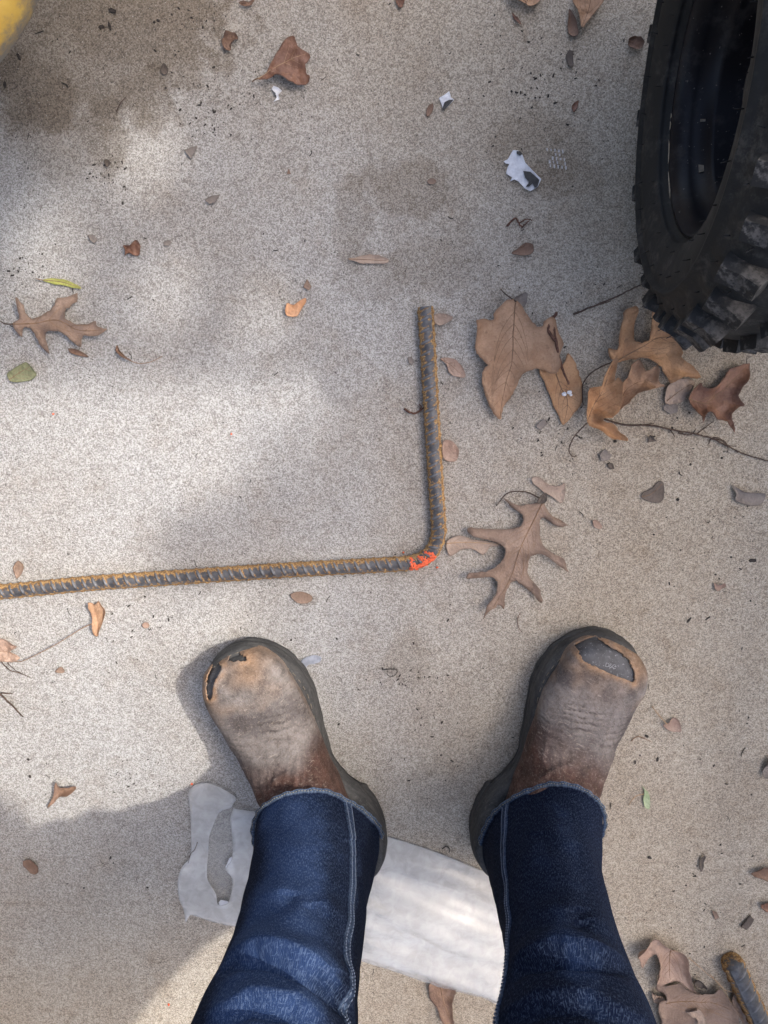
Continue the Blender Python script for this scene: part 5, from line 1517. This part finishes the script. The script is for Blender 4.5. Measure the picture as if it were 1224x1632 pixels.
def boots():
    hr = [([(923, 1037), (927, 1028), (934, 1023), (950, 1023), (975, 1033), (998, 1047), (1009, 1062), (1011, 1086), (995, 1081), (975, 1073), (950, 1062), (930, 1053)], 0.072, 'steel')]
    hl = [([(334, 1110), (329, 1092), (331, 1072), (340, 1060), (354, 1060), (350, 1072), (344, 1082), (342, 1100)], 0.060, 'steel'), ([(360, 1049), (372, 1042), (388, 1044), (396, 1049), (380, 1051), (370, 1053)], 0.060, 'lining')]
    b1, v1 = make_boot('boot', 'right boot with a large hole baring its steel toe cap', HEEL_R, YAW_R, False, hr, 2, person)
    b2, v2 = make_boot('boot', 'left boot with a narrow split at its outer toe', HEEL_L, YAW_L, True, hl, 5, person)
    for b in (b1, b2): b.location = Vector(b.location) - Vector(PB)
    # figures stamped in the bare steel
    cu = bpy.data.curves.new('t', 'FONT'); cu.body = 'DSC'; cu.size = 0.0072; cu.extrude = 0.0002; cu.align_x = 'CENTER'; cu.align_y = 'CENTER'
    tmp = bpy.data.objects.new('t', cu); COL.objects.link(tmp)
    dg = bpy.context.evaluated_depsgraph_get()
    me = bpy.data.meshes.new_from_object(tmp.evaluated_get(dg))
    bpy.data.objects.remove(tmp)
    lt = new_obj('stamped_letters', me, M['stamp'], b1, smooth=False)
    p = to_local(at(976, 1064, 0.0765), HEEL_R, YAW_R)
    # rest on the cap surface
    d = (UV_[..., 0] - p[0]) ** 2 + (UV_[..., 1] - p[1]) ** 2 + np.where(UA > .5, 0, 1)
    k = np.unravel_index(np.argmin(d), d.shape)
    nn = Vector(normals_grid(UV_)[k])
    lt.location = Vector(UV_[k]) - nn * 0.0023
    xd = Vector((math.cos(R(-14) - YAW_R), math.sin(R(-14) - YAW_R), 0)); xd = (xd - nn * xd.dot(nn)).normalized()
    lt.rotation_euler = Matrix((xd, nn.cross(xd), nn)).transposed().to_euler()
    return b1, b2
M['stamp'] = plain_mat('stamped_steel', (0.26, 0.26, 0.265), 0.5, 0.1, 100)
BR_, BL_ = boots()

# ---- jeans
def denim_mat():
    t = NT('dark_denim')
    uv = t.n('ShaderNodeUVMap'); uv.uv_map = 'UVMap'
    wv = t.noise(1, 2, 0.6, src=t.mapping(scale=(1000, 260, 1), src=uv.outputs[0]))
    wf = t.noise(1, 2, 0.6, src=t.mapping(scale=(260, 1000, 1), src=uv.outputs[0]))
    tw = t.n('ShaderNodeTexWave'); tw.wave_type = 'BANDS'; tw.bands_direction = 'DIAGONAL'
    tw.inputs['Scale'].default_value = 420; tw.inputs['Distortion'].default_value = 1.5; tw.inputs['Detail'].default_value = 1
    t.link(uv.outputs[0], tw.inputs['Vector'])
    big = t.noise(22, 5, 0.7)
    fade_shade = t.attr('fade_shade')
    f = t.math('ADD', fade_shade, t.math('MULTIPLY', t.math('SUBTRACT', big, 0.5), 0.8))
    col = t.mix(t.ramp(f, 0.2, 0.85), (0.0050, 0.0080, 0.020), (0.023, 0.043, 0.104))
    th = t.math('MAXIMUM', t.ramp(wv, 0.50, 0.66), t.ramp(wf, 0.55, 0.70))
    col = t.mix(t.math('MULTIPLY', th, t.ramp(f, 0.1, 0.9, 0.16, 0.42)), col, (0.155, 0.215, 0.33))
    wear = t.attr('wear')
    col = t.mix(t.math('MULTIPLY', wear, t.ramp(wv, 0.3, 0.7, 0.3, 0.9)), col, (0.26, 0.34, 0.44))
    h = t.math('ADD', t.math('MULTIPLY', tw.outputs['Fac'], 0.5), t.math('ADD', wv, wf))
    return t.finish(col, 0.97, t.bump(h, 0.5, 0.0007), 0.04)
M['denim'] = denim_mat()
M['thread'] = plain_mat('seam_thread', (0.13, 0.16, 0.22), 0.8, 0.3, 300)
M['thread_y'] = plain_mat('hem_thread', (0.20, 0.19, 0.15), 0.8, 0.3, 300)

NTH, NV = 220, 300
def leg_surface(spec, yaw0, hem):
    """spec rows: (z, x, y, rx, ry, yaw); hem(theta)-> extra z at the cuff. theta 0 = right, 90deg = front"""
    S_ = catmull(np.array(spec), 12)
    t = np.linspace(0, 1, NV) ** 1.35 * (len(S_) - 1)
    S_ = np.stack([np.interp(t, np.arange(len(S_)), S_[:, k]) for k in range(6)], 1)
    th = np.linspace(0, 2 * math.pi, NTH, endpoint=False)
    V = np.zeros((NV, NTH, 3))
    for i, (z, x, y, rx, ry, yw) in enumerate(S_):
        a, b = rx * np.cos(th), ry * np.sin(th)
        V[i, :, 0] = x + a * math.cos(yw) - b * math.sin(yw)
        V[i, :, 1] = y + a * math.sin(yw) + b * math.cos(yw)
        k = max(0.0, 1 - (z - S_[0, 0]) / 0.16) ** 1.4
        V[i, :, 2] = z + k * hem(th)
    return V, th, S_

def ridge(px, line, width, lo=1.0, side=0):
    d = poly_dist(px, line, False)
    return np.exp(-(d / width) ** 2)

def signed_ridge(px, line, w_up, w_dn):
    """steep on the lower (image) side, gentle above"""
    L = np.array(line, float)
    d = poly_dist(px, L, False)
    # sign: below the line in the picture = positive
    yl = np.interp(px[:, 0], L[:, 0], L[:, 1]) if L[-1, 0] > L[0, 0] else np.interp(px[:, 0], L[::-1, 0], L[::-1, 1])
    s = px[:, 1] - yl
    return np.exp(-(d / np.where(s > 0, w_dn, w_up)) ** 2) - np.where(s > 0, 0.85 * np.exp(-((d - 2.6 * w_dn) / (1.7 * w_dn)) ** 2), 0)

def make_leg(V, folds, seed):
    N = np.cross(np.roll(V, -1, 1) - np.roll(V, 1, 1), np.gradient(V, axis=0))
    N /= np.linalg.norm(N, axis=2)[..., None] + 1e-12
    c = V.mean(1, keepdims=True)
    if (N * (V - c)).sum(2).mean() < 0: N = -N
    flat = V.reshape(-1, 3)
    px = proj(flat)
    view = np.array([0, 0, CAM_H]) - flat
    front = np.clip((N.reshape(-1, 3) * view).sum(1) / np.linalg.norm(view, axis=1) * 1.6 - 0.25, 0, 1) * (flat[:, 2] < 0.62)
    D = np.zeros(len(flat))
    for (line, amp, wu, wd) in folds:
        D += amp * signed_ridge(px, line, wu, wd) * front
    for i, p in enumerate(flat):
        D[i] += 0.0032 * nz(p[0] * 14 + seed, p[1] * 14, p[2] * 9) + 0.0014 * nz(p[0] * 40, p[1] * 40 + seed, p[2] * 30)
    return (flat + N.reshape(-1, 3) * D[:, None]).reshape(V.shape), N

def uv_of(me, nv, nth, circ, ln):
    uv = me.uv_layers.new(name='UVMap')
    for poly in me.polygons:
        for li in poly.loop_indices:
            vi = me.loops[li].vertex_index
            i, j = divmod(vi, nth) if vi < nv * nth else (0, 0)
            u = j / nth
            if j == 0 and any(me.loops[q].vertex_index % nth == nth - 1 for q in poly.loop_indices): u = 1.0
            uv.data[li].uv = (u * circ, me.vertices[vi].co.z)

def polyline_on(V, N, rows, jf, off):
    P = []
    for i in rows:
        j = jf(i) % NTH
        j0 = int(math.floor(j)) % NTH; j1 = (j0 + 1) % NTH; f = j - math.floor(j)
        P.append(V[i, j0] * (1 - f) + V[i, j1] * f + N[i, j0] * off)
    return np.array(P)

jeans = empty('jeans'); jeans.parent = person; jeans.location = -Vector(PB)
jeans['label'] = 'dark blue denim jeans, faded on the shins'

def hem_band(V, N, nm, cut=16):
    """rolled double cuff edge, proud of the leg"""
    prof = [(0, 0.0004), (0, 0.0030), (2, 0.0052), (6, 0.0046), (cut - 1, 0.0038), (cut, 0.0030), (cut + 0.6, 0.0004)]
    W = []
    for (r, off) in prof:
        i = int(r); f = r - i
        row = V[i] * (1 - f) + V[i + 1] * f
        w = np.array([[0.0009 * nz(j * .45, r * .4, 2) + 0.0007 * math.sin(j * 0.9) * (0 < r < cut)] for j in range(NTH)])
        W.append(row + N[i] * (off + w) - (np.array([0, 0, 0.0012]) if r == 0 and off > 0.001 else 0))
    W = np.array(W)
    me = mesh(W.reshape(-1, 3), grid_faces(len(prof), NTH))
    wear = np.zeros((len(prof), NTH)); wear[1:3] = 0.75; wear[3] = 0.35; wear[4] = 0.2; wear[5] = .45
    point_attr(me, 'wear', wear.ravel()); point_attr(me, 'fade_shade', np.full(len(prof) * NTH, 0.35))
    uv_of(me, len(prof), NTH, 0.48, 0.02)
    o = new_obj('cuff', me, M['denim'], jeans)
    # stitches along the cuff
    parts = []
    for j in range(0, NTH * 2, 3):
        a, b = (j / 2) % NTH, ((j + 1.7) / 2) % NTH
        p = []
        for q in (a, b):
            k0 = int(q) % NTH; k1 = (k0 + 1) % NTH; f = q - int(q)
            p.append(W[4, k0] * (1 - f) + W[4, k1] * f + N[cut, k0] * 0.0005)
        parts.append(tube(p, 0.0005, 4))
    v, f = join(parts)
    s = new_obj('cuff_stitching', mesh(v, f), M['thread_y'], jeans); s['kind'] = 'stuff'

def finish_leg(V, N, fade_shade, seamj, name):
    me = mesh(V.reshape(-1, 3), grid_faces(NV, NTH) )
    point_attr(me, 'fade_shade', fade_shade); point_attr(me, 'wear', np.zeros(NV * NTH))
    uv_of(me, NV, NTH, 0.48, 0.95)
    o = new_obj('trouser_leg', me, M['denim'], jeans)
    md = o.modifiers.new('s', 'SOLIDIFY'); md.thickness = 0.0012; md.offset = -1
    hem_band(V, N, name)
    # felled inseam: a raised strip with two rows of stitches
    rows = list(range(9, int(NV * 0.93), 1))
    strips = [(-2.6, 0.0003), (-2.2, 0.0016), (0.0, 0.0021), (2.0, 0.0016), (2.5, 0.0003)]
    P = [polyline_on(V, N, rows, lambda i, d=d: seamj(i) + d, off) for d, off in strips]
    for q in P:
        for k in range(len(q)): q[k] = q[k]
    SV = np.stack(P, 1)
    F = grid_faces(len(rows), len(strips), False)
    me = mesh(SV.reshape(-1, 3), F)
    n = len(rows) * len(strips)
    wr_ = np.tile(np.array([0, .35, .12, .35, 0]), len(rows)) * np.array([0.6 + 0.9 * nz(k * .05, 3) for k in range(n)])
    point_attr(me, 'wear', np.clip(wr_, 0, 1)); point_attr(me, 'fade_shade', np.full(n, 0.4)); uv_of(me, len(rows), len(strips), 0.015, 0.9)
    new_obj('inseam', me, M['denim'], jeans)
    parts = []
    for d in (-1.5, 1.4):
        Q = polyline_on(V, N, rows, lambda i, d=d: seamj(i) + d, 0.0023)
        Q = catmull(Q, 3)
        for k in range(0, len(Q) - 3, 4):
            parts.append(tube([Q[k], Q[k + 1], Q[k + 2]], 0.0006, 4))
    v, f = join(parts)
    s = new_obj('inseam_stitching', mesh(v, f), M['thread'], jeans); s['kind'] = 'stuff'
    return o

def hemL(th):   # front rides on the instep, back falls to the heel
    return 0.052 * np.sin(th) - 0.004 * np.cos(th) + 0.004 * np.sin(2 * th + 1) + 0.002 * np.sin(5 * th)
def hemR(th):
    return 0.048 * np.sin(th) + 0.004 * np.cos(th) + 0.003 * np.sin(2 * th) + 0.0015 * np.sin(5 * th + 1)
#            z     x      y      rx    ry    yaw
cL = to_world(np.array([-0.010, 0.085, 0]), HEEL_L, YAW_L); cR = to_world(np.array([0.008, 0.082, 0]), HEEL_R, YAW_R)
def lx(a, c, k): return a + (c - a) * k
def leg_rows(c, kx, ky, w, sgn, yaw):
    # cuff centred on the ankle; shin rises to the knee (kx, ky), thigh back to the hip
    return [(0.083, c[0], c[1], .070 * w, .096, yaw * .85), (0.13, lx(c[0], kx, .08), lx(c[1], ky, .05), .068 * w, .089, yaw * .65), (0.20, lx(c[0], kx, .25), lx(c[1], ky, .25), .065 * w, .079, yaw * .3),
            (0.30, lx(c[0], kx, .5), lx(c[1], ky, .6), .064 * w, .073, yaw * .15), (0.40, lx(c[0], kx, .8), lx(c[1], ky, .9), .068, .075, 0), (0.50, kx, ky, .076, .084, 0),
            (0.62, kx * .95, ky - .05, .086, .092, 0), (0.78, lx(kx, .035 + sgn * .1, .7), -0.68, .094, .10, 0), (0.90, .035 + sgn * .1, -0.735, .10, .11, 0)]
legL = leg_rows(cL, -0.091, -0.53, .97, -1, YAW_L)
legR = leg_rows(cR, 0.143, -0.53, .86, 1, YAW_R)
foldsL = [([(330, 1545), (370, 1520), (410, 1512), (450, 1522), (500, 1548), (550, 1585), (600, 1640)], 0.020, 38, 6),
          ([(330, 1620), (400, 1590), (470, 1600), (540, 1660)], 0.011, 26, 7),
          ([(560, 1560), (590, 1600), (610, 1660)], 0.006, 20, 14),
          ([(400, 1440), (470, 1450), (540, 1490)], 0.0025, 25, 20),
          ([(395, 1355), (450, 1345), (520, 1365)], 0.0035, 22, 12), ([(520, 1440), (560, 1480), (590, 1540)], 0.006, 16, 8), ([(360, 1470), (400, 1430), (440, 1420)], 0.005, 18, 9), ([(575, 1340), (595, 1380), (600, 1420)], 0.005, 12, 8)]
foldsR = [([(780, 1560), (830, 1525), (890, 1512), (960, 1520), (1040, 1540)], 0.018, 38, 6),
          ([(790, 1620), (860, 1590), (940, 1590), (1050, 1640)], 0.010, 26, 7),
          ([(790, 1395), (850, 1372), (930, 1360)], 0.002, 22, 18), ([(950, 1470), (1000, 1500), (1040, 1560)], 0.007, 20, 9), ([(800, 1440), (850, 1455), (900, 1450)], 0.004, 22, 10), ([(880, 1330), (930, 1350), (955, 1390)], 0.004, 16, 9)]
for spec, hem, folds, seed, nm in ((legL, hemL, foldsL, 1, 'l'), (legR, hemR, foldsR, 4, 'r')):
    V, th, S_ = leg_surface(spec, 0, hem)
    V, N = make_leg(V, folds, seed)
    thg = np.tile(th, (NV, 1)); zg = V[..., 2]
    fc = np.exp(-((np.angle(np.exp(1j * (thg - R(90 if nm == 'l' else 95))))) / 0.75) ** 2)
    fade_shade = fc * np.interp(zg, [0.08, 0.14, 0.2, 0.6], [0.35, 0.7, 0.9, 1.0]) * (1.0 if nm == 'l' else 0.3)  # right leg toned down: its shade is put into the denim colour
    nsm = np.array([nz(p[0] * 30, p[1] * 30, p[2] * 12) for p in V.reshape(-1, 3)])
    sj = (lambda i: NTH * (28 / 360) + 0.004 * i) if nm == 'l' else (lambda i: NTH * (163 / 360) - 0.003 * i)
    finish_leg(V, N, fade_shade.ravel() + 0.25 * nsm, sj, nm)
# seat of the jeans and a dark shirt over the bent trunk
def rings(name, spec, mat, parent, n=48):
    S_ = catmull(np.array(spec), 6)
    V = []
    for z, x, y, rx, ry, tl in S_:
        for j in range(n):
            a = 2 * math.pi * j / n
            V.append((x + rx * math.cos(a), y + ry * math.sin(a) * math.cos(tl), z + ry * math.sin(a) * math.sin(-tl)))
    F = grid_faces(len(S_), n); F.append(tuple(range(n - 1, -1, -1))); F.append(tuple(range((len(S_) - 1) * n, len(S_) * n)))
    me = mesh(V, F)
    point_attr(me, 'fade_shade', [0.5] * len(V)); point_attr(me, 'wear', [0] * len(V))
    uv = me.uv_layers.new(name='UVMap')
    for l in me.loops: uv.data[l.index].uv = (V[l.vertex_index][0], V[l.vertex_index][2])
    return new_obj(name, me, M[mat], parent)
M['shirt'] = plain_mat('dark_work_shirt', (0.05, 0.055, 0.06), 0.9, 0.25, 60)
rings('seat', [(0.80, 0.035, -0.74, 0.12, 0.10, 0), (0.84, 0.035, -0.735, 0.175, 0.125, .1), (0.92, 0.035, -0.72, 0.185, 0.13, .3), (1.0, 0.035, -0.68, 0.178, 0.125, .4)], 'denim', jeans)
sh = empty('shirt'); sh.parent = person; sh.location = -Vector(PB)
rings('shirt_body', [(0.965, 0.035, -0.70, 0.185, 0.135, .45), (1.06, 0.035, -0.64, 0.19, 0.145, .5), (1.2, 0.035, -0.55, 0.205, 0.155, .5), (1.32, 0.035, -0.46, 0.20, 0.14, .55), (1.38, 0.035, -0.41, 0.12, 0.10, .6)], 'shirt', sh)
for sgn in (-1, 1):
    shd = hipc + np.array([sgn * .18, .28, .40]); el = np.array([-.24 if sgn < 0 else .30, -.30, 1.02]); wr2 = np.array([-.115 if sgn < 0 else .135, -.12, .988])
    v, f = tube(catmull([shd, (shd + el) / 2, el, (el + wr2) / 2, wr2], 6), [.075 - .0014 * k for k in range(25)], 16)
    new_obj('sleeve', mesh(v, f), M['shirt'], sh)
